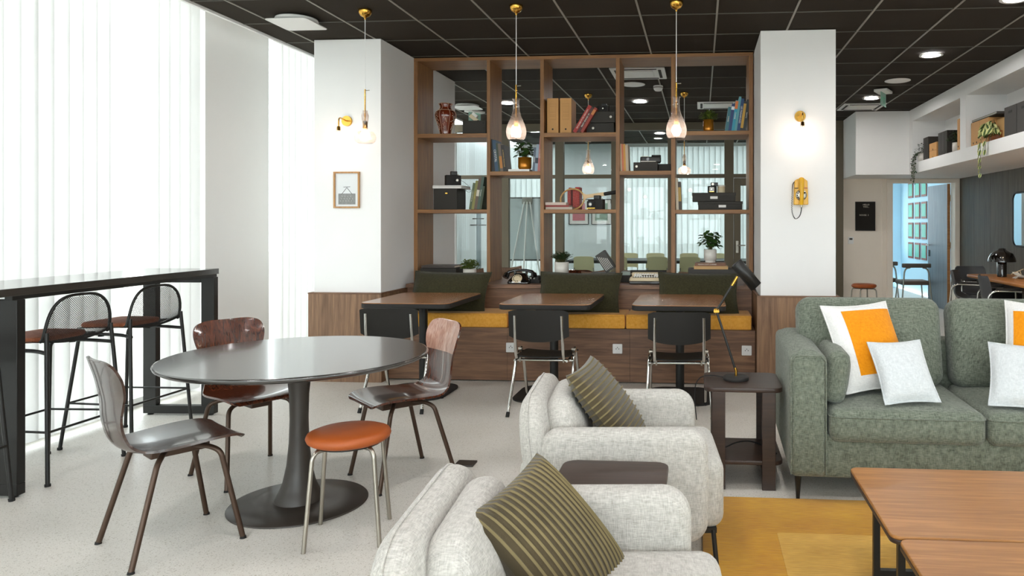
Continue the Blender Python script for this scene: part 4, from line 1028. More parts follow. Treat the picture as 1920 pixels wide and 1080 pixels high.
for i in range(6):
    a = 2*PI*(i+.5)/6; fl = MB(); rr = random.Random(i)
    for k in range(14):
        z = .06+.17*k/14; r = (.060+.042*min(1, (z-.05)/.14) if z < .2 else .1-.1*(z-.2))*.90; u = rr.uniform(-.02, .02)
        c = V((r*math.cos(a)-u*math.sin(a), r*math.sin(a)+u*math.cos(a), z)); fl.sphere(tuple(c), .006, 6, 4)
    obj('painted_flowers', fl, vpat, o)['kind'] = 'stuff'
archive('archive_box', -2.335, -2.10, 7.02, .28, S1, .135, cardb, 'black archive box on the top left shelf beside the red-brown vase', (.09, .11), 'archive boxes', ring=False)
def camera_thing(x, y, z, w_, h, d, lab, rz=0, body=blackm, face=blackm, finder=True, lens=.02, band=None, lx=0):
    o = thing('camera', lab, 'camera', (x, y, z), rz, 'old cameras on the shelves')
    obj('body', MB().slab(w_, d, h*.72, .012, .004, M=T(0, 0, 0)), body, o)
    if finder: obj('viewfinder', MB().slab(w_*.42, d*.7, h*.28, .006, .003, M=T(w_*.05, 0, h*.71)), black, o)
    obj('face_plate', MB().slab(w_*.55, h*.5, .008, .006, .002, M=T(lx, -d/2, h*.34) @ RX(PI/2)), face, o)
    l = obj('lens_barrel', MB().cyl((lx, -d/2-.006, h*.36), (lx, -d/2-.03, h*.36), lens, lens*.9, 24), blackg, o)
    obj('lens_glass', MB().cyl((lx, -d/2-.0301, h*.36), (lx, -d/2-.031, h*.36), lens*.55), steel, l)
    if band: obj('trim_strip', MB().box(-w_*.28+lx, w_*.28+lx, -d/2-.011, -d/2-.005, h*.07, h*.12), band, o)
    obj('shutter_knob', MB().cyl((w_*.35, 0, h*.72), (w_*.35, 0, h*.80), .008), steel, o)
    return o
o = thing('camera_flash', 'white and silver instant camera tilted on the black archive box beside the vase', 'camera', (-2.24, 7.12, S1+.138), 0, 'old cameras on the shelves', rot=(0, math.radians(38), .2))
obj('body', MB().slab(.15, .08, .035, .008, .004), creamp, o); obj('front', MB().slab(.06, .075, .028, .006, .003, M=T(-.04, 0, .035)), papw, o); obj('lens_barrel', MB().cyl((.03, -.042, .018), (.03, -.05, .018), .014), blackg, o); obj('stripe', MB().box(.045, .06, -.0405, -.04, .006, .03), orangep, o)
archive('storage_box', -2.62, -2.385, 7.0, .27, S1b, .205, cardb, 'tall black storage box under a white tray on the lower left shelf', None, 'archive boxes')
o = obj('pull_tab', MB().box(-2.497, -2.475, 6.985, 7.0, 1.682, 1.692), brass, bpy.data.objects['storage_box']); o.matrix_parent_inverse = T(2.5025, -7.0, -S1b)
o = thing('tray', 'white lidded tray lying on the tall black storage box', 'box', (-2.485, 7.0, S1b+.208)); obj('body', MB().box(-.145, .145, -.005, .285, 0, .03), papw, o, .003); obj('lid_line', MB().box(-.1455, .1455, -.0055, .2855, .018, .02), gridm, o)
o = camera_thing(-2.46, 7.10, S1b+.239, .15, .145, .09, 'black instant camera with a strap on the white tray, lower left shelf', .5, lx=.03)
obj('strap', MB().tube([(.07, -.02, .06), (.11, -.05, .03), (.16, -.07, -.02), (.17, -.07, -.06), (.13, -.06, -.065), (.09, -.05, .0)], .0018, 5, fillet=.03), black, o)
row([(.024, .262, .2, '#4d5a3c', 'green book leaning right, leftmost of five on the lower left shelf', 'L AMATEUR DE THE', txtw, .012), (.026, .285, .2, '#7d7a3e', 'olive yellow book leaning right, second of five on the lower left shelf', 'TOUT L ART', txtg, .014), (.028, .31, .2, '#5c4a3c', 'brown book with a pale spine patch, third of five on the lower left shelf', None, None, .012, (.42, .62, '#cfc6b5')), (.026, .325, .2, '#3b5245', 'dark teal book leaning right, fourth of five on the lower left shelf', 'PAYSAGES', txtw, .014), (.02, .23, .2, '#2e3a1d', 'dark green book, last of five, against the upright on the lower left shelf')], -2.262, 6.99, S1b, 9, 'green books on the lower left shelf')
archive('archive_box', -2.715, -2.36, 6.90, .30, LG, .135, cardb, 'low black archive box on the ledge at the left end, under a pale book', (-.06, .075), 'archive boxes')
flatbook(-2.54, 6.90, LG+.139, .33, .25, .022, '#3c332c', 'dark book with pale pages on the black box at the left end of the ledge', 0)
potted(-2.205, 6.84, LG, .062, .135, 'bushy light green plant in a pale grey pot behind the left green pillow', potw, 'bush', .085, .11, leafmat=leaf2, n=420, seed=3)
# --- column 2
row([(.035, .318, .23, '#27251f', 'black book at the far left of the second shelf column'), (.034, .31, .21, '#2d4a63', 'dark blue book with white lettering in the second shelf column', 'CRYSTAL', txtw, .030), (.018, .28, .2, '#2a3a24', 'thin dark green book in the second shelf column'), (.028, .275, .2, '#6a5c50', 'grey-brown book with an orange band in the second shelf column', None, None, .012, (.12, .55, '#b5762f')), (.034, .26, .2, '#221e1b', 'black book with gilt lettering leaning beside the golden pot', 'LA MAISON FRANCAISE', txtg, .016)], -2.034, 6.99, S2, -6, 'leaning books in the second shelf column')
flatbook(-1.765, 6.99, S2, .21, .16, .024, '#e9e6e0', 'white book lying flat under the golden pot in the second shelf column')
potted(-1.722, 7.06, S2+.025, .066, .118, 'dark leafy plant in a golden pot on a white book, second shelf column', gold, 'leafy', .12, .15, foot=False, n=75, seed=5)
row([(.024, .235, .2, '#55606e', 'slate grey book right of the golden pot, second shelf column', 'JARDINS', txtw, .014), (.028, .265, .2, '#8fa0b0', 'blue-grey book with a dark band, right of the golden pot', None, None, .012, (.3, .5, '#2d3440')), (.026, .345, .2, '#b9706c', 'tall rose-red book against the upright, second shelf column', 'VOYAGES', txtw, .02)], -1.632, 6.99, S2, 4, 'upright books at the right of the second shelf column')
# black telephone on the ledge
o = thing('telephone', 'black rotary telephone on the ledge between two green pillows', 'telephone', (-1.715, 6.84, LG))
Rr = []
for z, w_, d0, d1 in ((0, .105, -.085, .095), (.012, .108, -.09, .10), (.03, .10, -.075, .095), (.06, .078, -.035, .08), (.085, .062, .0, .065), (.095, .05, .015, .055)):
    Rr.append([(x, y+(d0+d1)/2, z) for x, y in rrect(2*w_, d1-d0, .03, 5)])
obj('body', MB().rings(Rr), blackg, o)
M = T(-.012, -.062, .047) @ RX(math.radians(50)); dl = obj('dial', MB().lathe([(.046, 0), (.048, .004), (.044, .008), (.001, .009)], 32, M=M), creamp, o)
for k in range(10):
    a = .5+k*.5; q = M @ V((.034*math.cos(a), .034*math.sin(a), .009)); q2 = M @ V((.034*math.cos(a), .034*math.sin(a), .0098)); obj('finger_hole', MB().cyl(q, q2, .0055, n=8), blackm, dl)
obj('number_card', MB().box(-.055, .03, -.0925, -.0895, .012, .024), papw, o)
hs = obj('handset', MB().tube([(-.13, .03, .085), (-.11, .03, .108), (-.05, .035, .122), (.05, .035, .122), (.11, .03, .108), (.13, .03, .085)], [.02, .017, .013, .013, .017, .02], 14, fillet=.03), blackg, o)
for s in (-1, 1):
    obj('ear_cup', MB().cyl((s*.128, .02, .092), (s*.142, .0, .052), .026, .031, 20), blackg, hs); obj('cradle_prong', MB().cbox((s*.055, .035, .10), (.016, .05, .03)), blackg, o)
obj('cord', MB().tube([(.09, .0, .02), (.14, -.02, .012), (.18, .01, .012), (.19, .06, .012)], .004, 6, fillet=.03), rubber, o)
o = thing('slide_viewer', 'small black and silver slide viewer beside the rotary telephone', 'camera', (-1.575, 6.86, LG), -.2)
obj('body', MB().box(-.05, .045, -.02, .06, .03, .072), blackm, o, .004); obj('foot', MB().box(-.03, .06, -.03, .05, 0, .03), blackm, o, .003)
obj('lens_row', MB().cyl((-.03, -.022, .05), (-.03, -.02, .05), .01).cyl((0, -.022, .05), (0, -.02, .05), .01), steel, o); obj('screen', MB().box(.046, .05, -.015, .05, .01, .03), papw, o)
# --- column 3
def boxfile(x0, x1, y0, d, z, h, mat, lab, g, hole=True):
    o = archive('box_file', x0, x1, y0, d, z, h, mat, lab, (0, h*.12) if hole else None, g, 'box file', ring=False); w_ = x1-x0
    for zz in (h*.40, h*.48, h*.52, h*.60, h*.77, h*.83): obj('embossed_line', MB().box(-w_*.26, w_*.26, -.0008, .0, zz, zz+.0022), wood_line, o)
    obj('label_frame', MB().tube([(sx*w_*.29, -.0006, zz) for sx, zz in ((-1, h*.38), (1, h*.38), (1, h*.86), (-1, h*.86))], .0009, 4, True), wood_line, o)
    return o
wood_line = plain('embossed_card', '#a87a48', .8, var=.03)
boxfile(-1.488, -1.376, 7.0, .27, S3, .343, cardt, 'tan box file at the left of the middle column, against the upright', 'tan box files in the middle column')
boxfile(-1.360, -1.248, 7.0, .27, S3, .343, cardt, 'tan box file at the right of its pair, beside the leaning red books', 'tan box files in the middle column')
row([(.034, .30, .19, '#a5251a', 'bright red book with white lettering leaning right against the black boxes', 'HISTOIRE DE LA PEINTURE', txtw, .018), (.030, .272, .18, '#4a1712', 'dark red book with pale lettering, middle of the three leaning red books', 'LE GRAND LIVRE', txtw, .02), (.028, .275, .18, '#96301c', 'red-orange book, rightmost of the three leaning red books', None, None, .012, (.72, .92, '#c7793a'))], -1.242, 6.99, S3, 31, 'leaning red books')
archive('archive_box', -1.108, -.838, 7.05, .27, S3, .104, cardb, 'black ringed archive box, lower of two beside the leaning red books', (-.07, .055), 'archive boxes')
archive('archive_box', -1.090, -.825, 7.03, .27, S3+.106, .106, cardb, 'black ringed archive box, upper of two beside the leaning red books', (.205-.115, .055), 'archive boxes')
camera_thing(-.945, 7.10, S3+.214, .115, .085, .07, 'small black folding camera on the two stacked black boxes, middle column', 0, lens=.014)
flatbook(-1.37, 6.99, S3b, .26, .19, .024, '#b9a99a', 'pale book at the bottom of the flat pile under the tennis racket', 0, 'flat books under the racket')
flatbook(-1.385, 6.99, S3b+.025, .23, .19, .018, '#8c2a24', 'thin dark red book in the middle of the flat pile under the tennis racket', -.03, 'flat books under the racket')
flatbook(-1.40, 6.99, S3b+.044, .205, .18, .026, '#c9b6a8', 'cream book with a red spine edge on top of the flat pile beside the racket', .02, 'flat books under the racket')
o = thing('tennis_racket', 'old wooden tennis racket leaning across the middle column, black grip to the right', 'racket', (-1.245, 7.10, S3b+.105), 0, None, rot=(math.radians(-4), math.radians(-9), 0))
hd = [(-.012+.118*math.cos(a), 0, .0+.102*math.sin(a)) for a in [2*PI*k/40 for k in range(40)]]
obj('hoop', MB().tube(hd, .0085, 8, True), wood('racket_ash', '#a97a3c', '#d8b070', 'X', .35, 2), o)
ash = plain('pale_ash', '#d9b888', .4, var=.06); obj('throat', MB().poly([(.10, -.035), (.135, -.012), (.31, -.018), (.31, .018), (.135, .022), (.10, .045)], -.008, .008, RX(PI/2)), ash, o)
obj('grip', MB().tube([(.305, 0, 0), (.32, 0, 0), (.435, 0, 0)], [.0165, .018, .02], 8), blackm, o)
st = MB()
for k in range(-7, 8):
    u = k/8*.118; hh = .102*math.sqrt(1-(k/8)**2); st.cyl((-.012+u, 0, -hh), (-.012+u, 0, hh), .0003, n=3)
    u = k/8*.102; hh = .118*math.sqrt(1-(k/8)**2); st.cyl((-.012-hh, 0, u), (-.012+hh, 0, u), .0003, n=3)
obj('strings', st, papw, o)['kind'] = 'stuff'
for x0, h, lab in ((-1.318, .205, 'narrow red slipcase standing behind the tennis racket hoop, left one'), (-1.265, .21, 'broad red slipcase standing behind the tennis racket hoop, right one')):
    o = thing('slipcase', lab, 'book', (x0, 7.17, S3b), 0, 'red slipcases behind the racket'); w_ = .034 if h < .206 else .068
    obj('case', MB().box(0, w_, 0, .16, 0, h), redc, o, .002)
    obj('stepped_top', MB().box(w_*.35, w_, .005, .155, h, h+.016), redc, o); obj('pages', MB().box(.003, w_*.3, .004, .15, h, h+.003), pages, o)
camera_thing(-1.01, 7.08, S3b, .15, .14, .09, 'black bellows camera with a gilt strip under the racket handle', -.15, lx=-.045, band=brass, lens=.022)
flatbook(-1.35, 6.86, LG, .28, .20, .055, '#1f1d1a', 'thick black book with white spine lettering under the grassy potted plant', 0, None, 'GENERATIONS DE DESIGN', tsize=.017)
potted(-1.336, 6.96, LG+.056, .068, .142, 'spiky green plant in a white pot on a thick black book, middle of the ledge', potw, 'grass', .115, .12, leafmat=leaf3, n=150, seed=8)
archive('archive_box', -1.075, -.83, 6.98, .28, LG, .085, cardb, 'low black box on the ledge under the leaning black book', None, 'archive boxes')
o = book(-.905, 7.0, LG+.088, .10, .20, .15, -34, '#2f2c27', 'thick dark book with white spine lines leaning on the low black box', None)
for k in range(6): obj('spine_line', MB().box(.012+.014*k, .015+.014*k, -.0007, 0, .02, .18-.012*k), papw, o)
# --- column 4
row([(.018, .265, .2, '#c9ad8f', 'cream thin book at the left of the fourth shelf column'), (.016, .262, .2, '#c96a45', 'coral thin book in the fourth shelf column'), (.02, .262, .2, '#c99038', 'mustard book in the fourth shelf column'), (.026, .255, .2, '#b8a68e', 'grey-beige book, rightmost of four in the fourth shelf column')], -.768, 6.99, S4, -2, 'thin books in the fourth shelf column')
archive('archive_box', -.642, -.41, 6.98, .30, S4, .085, cardb, 'black ringed archive box under the slide projector, fourth shelf column', (-.085, .045), 'archive boxes')
archive('archive_box', -.405, -.285, 7.08, .26, S4, .075, cardb, 'small black box against the right upright of the fourth column', None, 'archive boxes')
o = thing('slide_projector', 'black and silver slide projector on a black archive box, fourth shelf column', 'projector', (-.475, 7.0, S4+.088), .1)
obj('body', MB().slab(.20, .16, .052, .015, .006, M=T(0, .08, 0)), black, o); obj('front_trim', MB().box(-.10, .05, -.002, .002, .004, .008), steel, o)
obj('lamp_housing', MB().slab(.09, .12, .02, .01, .005, M=T(.055, .09, .052)), blackm, o); obj('lens_barrel', MB().cyl((-.03, .0, .026), (-.03, -.02, .026), .014), blackg, o)
for k in range(4): obj('control_key', MB().box(-.09+.018*k, -.078+.018*k, .02, .05, .052, .058), creamp, o)
o = thing('typewriter', 'beige portable typewriter on the ledge left of the right green pillow', 'typewriter', (-.50, 6.80, LG))
obj('tray', MB().poly([(-.165, 0), (.165, 0), (.175, .30), (-.175, .30)], 0, .03), blackg, o, .006)
obj('housing', MB().rings([[(x*a, y+.16, z) for x, y in rrect(.34, .30-q, .03, 4)] for a, q, z in ((1, 0, .03), (.98, .01, .05), (.94, .03, .062))]), creamp, o, 0)
obj('carriage', MB().box(-.16, .16, .20, .29, .06, .10), creamp, o, .012); obj('platen', MB().cyl((-.175, .235, .105), (.175, .235, .105), .014), blackm, o)
obj('key_well', MB().box(-.135, .135, .02, .15, .0622, .064), blackm, o)
kf = None
for r_ in range(4):
    for c in range(11):
        x = -.118+.0236*c+(r_ % 2)*.006; y = .035+.028*r_
        k = obj('key', MB().slab(.017, .019, .012, .004, .003, seg=2, rs=1), papw if not (r_ == 1 and 2 < c < 8) else blackm, o, loc=(x, y, .064+.006*r_))
o = flatbook(-.72, 7.02, LG+.07, .09, .22, .03, '#8f9c93', 'pale grey-green book on a dark box left of the typewriter'); archive('archive_box', -.768, -.675, 7.02, .26, LG, .068, cardb, 'narrow dark box under the grey-green book left of the typewriter', None, 'archive boxes')
# --- column 5
potted(.08, 7.08, S5, .052, .122, 'small bushy plant in a golden pot on the top right shelf', gold, 'bush', .085, .10, foot=False, leafmat=leaf2, n=380, seed=11)
row([(.030, .232, .19, '#2f6b76', 'teal book, leftmost of the blue row on the top right shelf', 'OCEANS', txtw, .014), (.030, .262, .19, '#1f3a6b', 'navy book with a white square near its top, top right shelf', None, None, .012, (.78, .9, '#dfe3e6')), (.028, .295, .19, '#2c94ad', 'turquoise book with an orange top band, top right shelf', 'CUISINE', txtw, .018, (.72, .98, '#d2722c')), (.022, .33, .19, '#5a9ba4', 'pale teal tall book, top right shelf', None), (.030, .312, .19, '#17416f', 'dark blue book with white lettering LES PARISIENNES, top right shelf', 'LES PARISIENNES', txtw, .022), (.026, .285, .19, '#2b2a26', 'black book with a yellow spine line, top right shelf', None, None, .012, (.1, .92, '#c39a3a')), (.028, .30, .19, '#1f2a2c', 'near-black book against the upright at the end of the blue row', 'PHOTO', txtw, .016)], .235, 6.99, S5, 8, 'blue books on the top right shelf')
row([(.012, .31, .19, '#b9a98f', 'thin pale book at the left of the lower right shelf'), (.014, .305, .19, '#cbbfa9', 'thin cream book at the left of the lower right shelf', 'ATLAS', None, .012), (.028, .27, .19, '#3a3024', 'dark book with yellow bands, rightmost of three on the lower right shelf', None, None, .012, (.3, .8, '#a8873a'))], -.232, 6.99, S5b, -2, 'books at the left of the lower right shelf')
archive('storage_box', -.02, .40, 7.0, .30, S5b, .078, cardb, 'flat black lidded box with a white label, lower of two on the lower right shelf', None, 'flat lidded boxes', lid=.024, labelp=(.02, .034))
archive('storage_box', -.075, .335, 6.98, .30, S5b+.082, .078, cardb, 'flat black lidded box with a white label, upper of two on the lower right shelf', None, 'flat lidded boxes', lid=.024, labelp=(.0, .034))
camera_thing(.115, 7.05, S5b+.164, .082, .09, .10, 'small white-faced box camera with a flash on the flat black boxes', -.1, face=papw, lens=.016, band=brass, finder=False)
o = thing('flash_unit', 'small black flash cube on the white-faced box camera', 'camera', (.135, 7.05, S5b+.231)); obj('body', MB().slab(.07, .05, .032, .006, .003), black, o); obj('reflector', MB().cyl((-.015, -.0255, .016), (-.015, -.027, .016), .012), steel, o)
o = thing('film_canister', 'cream cylinder beside the white-faced box camera on the lower right shelf', 'jar', (.20, 7.06, S5b+.164)); obj('body', MB().lathe([(.036, 0), (.037, .004), (.037, .062), (.001, .062)], 28), creamp, o); obj('lid', MB().lathe([(.039, .06), (.039, .074), (.001, .075)], 28), potw, o)
archive('storage_box', -.11, .335, 6.86, .32, LG, .135, cardg, 'charcoal lidded box with a white label behind the right green pillow', None, 'flat lidded boxes', lid=.04, labelp=(.02, .075))
flatbook(.10, 6.87, LG+.139, .32, .22, .030, '#b98f56', 'tan book lying at the bottom of the pair on the charcoal box')
flatbook(.095, 6.88, LG+.170, .29, .21, .028, '#75492c', 'brown book with white spine lettering under the right white pot', 0, None, 'MAISON SCOTT CUISINES', tsize=.015)
potted(.095, 6.97, LG+.199, .060, .125, 'leafy green plant in a white pot on two brown books, right end of the ledge', potw, 'leafy', .115, .18, leafmat=leafm, n=95, seed=14)

# ================================================================== ON THE PILLARS
o = thing('picture_frame', 'small picture of a grey mountain lodge in a light oak frame on the left pillar', 'picture', (-3.105, 6.208, 1.685))
fw, fh = .118, .16; fr = wood('frame_oak', '#9a6a38', '#c08f55', 'Z', .4)
for n_, bx in (('frame_rail', (-fw, fw, -.02, 0, fh-.014, fh)), ('frame_rail', (-fw, fw, -.02, 0, -fh, -fh+.014)), ('frame_stile', (-fw, -fw+.014, -.02, 0, -fh+.014, fh-.014)), ('frame_stile', (fw-.014, fw, -.02, 0, -fh+.014, fh-.014))): obj(n_, MB().box(*bx), fr, o, .001)
obj('mount', MB().box(-fw+.014, fw-.014, -.006, 0, -fh+.014, fh-.014), plain('mount_card', '#dfe2e3', .85, var=.02), o)
gp2 = plain('print_grey', '#8b8c8a', .9, var=.35, vs=70); obj('print_block', MB().box(-.078, .078, -.0068, -.006, -.128, -.032), gp2, o)
dk = plain('print_dark', '#5f605e', .9, var=.1)
for a_, c in (((-.05, -.04), (.0, .02)), ((.0, .02), (.05, -.04)), ((-.03, .025), (.03, .028))): obj('drawn_line', MB().cyl((a_[0], -.0068, a_[1]), (c[0], -.0068, c[1]), .0022, n=5), dk, o)
rr = random.Random(4)
for k in range(14): obj('drawn_window', MB().box(-.06+.0085*k, -.0575+.0085*k, -.0075, -.0068, -.10+.02*(k % 3), -.094+.02*(k % 3)), papw, o)
o = thing('wall_telephone', 'bright yellow wall telephone with a dark cord on the right pillar', 'telephone', (.838, 6.20, 1.545))
obj('body', MB().poly([(-.060, 0), (.060, 0), (.052, .20), (.03, .215), (-.03, .215), (-.052, .20)], 0, .05, RX(PI/2)), phy, o, .006)
d = obj('dial', MB().lathe([(.043, .05), (.046, .054), (.04, .058), (.001, .058)], 32, M=T(0, 0, .08) @ RX(PI/2)), steel, o)
for k in range(10):
    a = .6+k*.52; obj('finger_hole', MB().cyl((.032*math.cos(a), -.0578, .08+.032*math.sin(a)), (.032*math.cos(a), -.0595, .08+.032*math.sin(a)), .0065, n=10), blackm, d)
for s in (-1, 1): obj('emblem', MB().box(s*.038-.014, s*.038+.014, -.0512, -.05, .135, .141), redc if s > 0 else blackm, o)
h = obj('handset', MB().tube([(0, -.072, .0), (0, -.078, .03), (0, -.088, .10), (0, -.085, .17), (0, -.07, .212)], [.016, .017, .016, .02, .024], 14, fillet=.02), phy, o)
obj('earpiece', MB().cyl((0, -.075, .2), (0, -.05, .2), .028, .026, 20), phy, h); obj('mouthpiece', MB().cyl((0, -.075, .015), (0, -.05, .015), .02), phy, h)
obj('ferrule', MB().cyl((.0, -.07, -.022), (.0, -.071, .002), .009), steel, o)
b = MB(); P = []
for k in range(260):
    s = k/259
    q = cr_spline([(-.04, -.02, .20), (-.066, -.03, .17), (-.072, -.035, .08), (-.074, -.04, -.05), (-.05, -.05, -.115), (-.018, -.06, -.10), (-.004, -.07, -.06), (0, -.072, -.024)], 260)[k] if k == 0 else Q[k]
    if k == 0: Q = cr_spline([(-.04, -.02, .20), (-.066, -.03, .17), (-.072, -.035, .08), (-.074, -.04, -.05), (-.05, -.05, -.115), (-.018, -.06, -.10), (-.004, -.07, -.06), (0, -.072, -.024)], 260); q = Q[0]
    P.append((q[0]+.0035*math.cos(k*1.26), q[1]+.0035*math.sin(k*1.26), q[2]))
obj('coiled_cord', MB().tube(P, .0022, 5), rubber, o)

# ================================================================== RIGHT ALCOVE, DOORWAY WALL AND OFFICE
o = thing('letter_board', 'black letter board with small white words on the cream wall left of the doorway', 'sign', (2.595, 11.735, 1.51))
obj('board', MB().box(-.145, .145, -.02, 0, -.222, .222), plain('felt_black', '#24201c', .95, var=.1), o); obj('frame', MB().tube([(-.149, -.012, -.226), (.149, -.012, -.226), (.149, -.012, .226), (-.149, -.012, .226)], .008, 4, True), blackm, o)
text('lettering', 'HELLO\nYOU...', .034, txtw, o, (.012, -.0215, .165), (PI/2, 0, 0)); text('lettering', 'ROUGE  3', .032, txtw, o, (-.02, -.0215, .018), (PI/2, 0, 0))
o = thing('thermostat', 'small white thermostat on the cream wall below the letter board', 'thermostat', (2.372, 11.738, 1.13)); obj('housing', MB().slab(.085, .11, .02, .008, .004, M=RX(PI/2)), whiteplastic, o); obj('display', MB().box(-.024, .024, -.0215, -.02, .008, .036), cardg, o)
st2 = dup(bpy.data.objects['low_stool'], (2.36, 10.75, .09), .3, 'round orange-brown leather stool by the cream wall, behind the sofa'); st2.location.z = 0; st2.scale = (1, 1, 1.15)
# posters on the office wall
ps = None; g = 'teal posters on the office wall'
o0 = thing('poster_set', 'x', 'poster')
bpy.data.objects.remove(o0)
rown = ('top', 'second', 'third', 'lowest'); coln = ('far', 'middle', 'near')
for r_ in range(4):
    for c in range(3):
        zc = (2.10, 1.665, 1.255, .845)[r_]; yc = (15.62, 15.15, 14.71)[c]
        o = thing('poster', 'teal poster with brown ends, %s row, %s column, seen through the doorway' % (rown[r_], coln[c]), 'poster', (4.395, yc, zc), 0, g)
        obj('sheet', MB().box(-.012, 0, -.17, .17, -.165, .165), brownp, o); obj('teal_field', MB().box(-.016, -.012, -.13, .13, -.125, .125), teal, o)
def visitor(x, y, rz, lab):
    t = thing('visitor_chair', lab, 'chair', (x, y, 0), rz, 'grey chairs in the office'); br = plain('taupe_cushion', '#62564c', .8, var=.1)
    obj('backrest', MB().slab(.47, .075, .07, .02, .015, M=T(0, -.2, .655)), br, t); obj('seat', MB().slab(.48, .44, .07, .03, .02, M=T(0, .02, .36)), br, t)
    for s in (-1, 1):
        obj('leg', MB().tube([(s*.10, -.2, .655), (s*.17, -.2, .645), (s*.20, -.205, .58), (s*.25, -.24, 0)], .014, 8, fillet=.05), steel, t); obj('leg', MB().tube([(s*.2, .2, .37), (s*.24, .24, 0)], .014, 8), steel, t)
visitor(3.62, 12.75, 0, 'grey framed office chair with taupe back, nearer one in the doorway'); visitor(3.22, 13.35, .1, 'grey framed office chair, farther one at the left of the doorway')
# alcove desk, lamp, mirror, chairs
t = thing('alcove_desk', 'long oak table in the dark-panelled alcove behind the sofa', 'table', (3.72, 8.0, 0))
obj('tabletop', MB().slab(.62, 3.5, .035, .14, .008, seg=8, M=T(0, 0, .705)), alcw, t); obj('apron', MB().box(-.2, .2, -1.6, 1.6, .62, .70), dwood, t)
for y in (-1.4, 1.3): obj('leg', MB().box(-.22, .22, y-.03, y+.03, 0, .705), black, t, .003)
t = thing('mushroom_lamp', 'glossy black mushroom lamp on the alcove table', 'lamp', (3.68, 9.22, .74))
obj('stem', MB().lathe([(.055, 0), (.055, .19), (.05, .2)], 28), blackg, t)
obj('shade', MB().lathe([(.158, .185), (.158, .20), (.15, .235), (.125, .285), (.085, .315), (.05, .328), (.045, .345), (.02, .352), (.001, .353)], 40), blackg, t)
obj('inner_shade', MB().lathe([(.150, .188), (.14, .23), (.11, .275), (.055, .30)], 32, caps=False), brass, t)
obj('bulb', MB().sphere((0, 0, .222), .0), emit('lamp_bulb', '#ffcf96', 40), t) if False else obj('bulb', MB().lathe([(.058, .205), (.075, .21), (.075, .222), (.058, .226)], 24), emit('lamp_bulb', '#ffcf96', 60), t)
t = thing('wall_mirror', 'tall rounded mirror in a thin black frame on the dark-panelled alcove wall', 'mirror', (4.045, 9.33, 1.445), -PI/2)
P = rrect(.88, .68, .10, 8); obj('glass', MB().slab(.86, .66, .008, .09, .002, seg=8, M=RX(PI/2)), mirrorm, t); obj('frame', MB().tube([(x, -.008, z) for x, z in P], .012, 6, True), black, t)
def alc_chair(x, y, rz, lab):
    t = thing('alcove_chair', lab, 'chair', (x, y, 0), rz, 'grey shell chairs at the alcove table')
    S = cr_spline([(.20, .44, .19, .02), (.10, .445, .21, .02), (-.05, .44, .21, .03), (-.15, .46, .21, .05), (-.20, .54, .21, .06), (-.22, .66, .21, .06), (-.24, .765, .20, .055), (-.245, .80, .17, .05)], 22)
    G = []
    for x_, z_, hw, lf in S:
        f = min(1, max(0, (z_-.45)/.15)); G.append([(x_+lf*v*v*f, hw*v, z_+lf*v*v*(1-f)) for v in [(-1+2*j/10) for j in range(11)]])
    obj('shell', MB().sheet(G, -.012), greyf, t)
    for s in (-1, 1):
        obj('frame_loop', MB().tube([(.24, s*.25, .0), (.20, s*.25, .62), (.16, s*.25, .645), (-.14, s*.25, .645), (-.20, s*.25, .60), (-.26, s*.25, 0)], .0115, 8, fillet=.06), chrome, t)
        obj('arm_pad', MB().slab(.26, .04, .02, .012, .006, M=T(.0, s*.25, .652)), blackm, t)
    obj('cross_bar', MB().cyl((.05, -.25, .42), (.05, .25, .42), .009), chrome, t); 
    return t
a = alc_chair(3.40, 9.42, math.radians(-28), 'grey shell chair with chrome arms at the far end of the alcove table, left one'); 
dup(a, (3.42, 8.55, 0), math.radians(-8), 'grey shell chair nearer the camera at the alcove table'); dup(a, (3.74, 10.25, 0), -PI/2, 'grey shell chair at the far end of the alcove table, beside the wall')
o = thing('papers', 'white crumpled leaflets beside the mushroom lamp on the alcove table', 'paper', (3.78, 8.93, .741))
for k in range(4): obj('leaflet', MB().sheet([[(-.08+.16*i/4, -.05+.1*j/2, .004+.004*k+.02*math.sin(i*1.3+k)**2+(.04*(i/4)**2 if k == 3 else 0)) for j in range(3)] for i in range(5)], .001), papw, o, rot=(0, 0, k*.7))
o = thing('glasses_tray', 'folded wire reading stand on the leaflets', 'stand', (3.76, 8.98, .79)); obj('bar', MB().cyl((-.07, 0, 0), (.07, 0, .06), .004), creamp, o); obj('foot', MB().cyl((.03, 0, .042), (.06, .02, -.02), .004), creamp, o)
for y in (7.9, 6.0):  # out-of-view spotlights added to lift the doorway wall
    t = thing('soffit_fill_light', 'small unseen spotlight added under the white bulkhead, %s' % ('before the doorway' if y > 11 else 'over the %s of the alcove table' % ('middle' if y > 7 else 'near end')), 'spotlight', (3.45, y, BZ), 0, 'added spotlights under the bulkhead')
    obj('trim_ring', MB().lathe([(.035, 0), (.046, -.001), (.046, -.004), (.035, -.003)], 24, caps=False), whiteplastic, t); obj('diffuser', MB().cyl((0, 0, -.001), (0, 0, -.002), .035, n=20), emit('spot_glow', '#ffe2bd', 320), t)
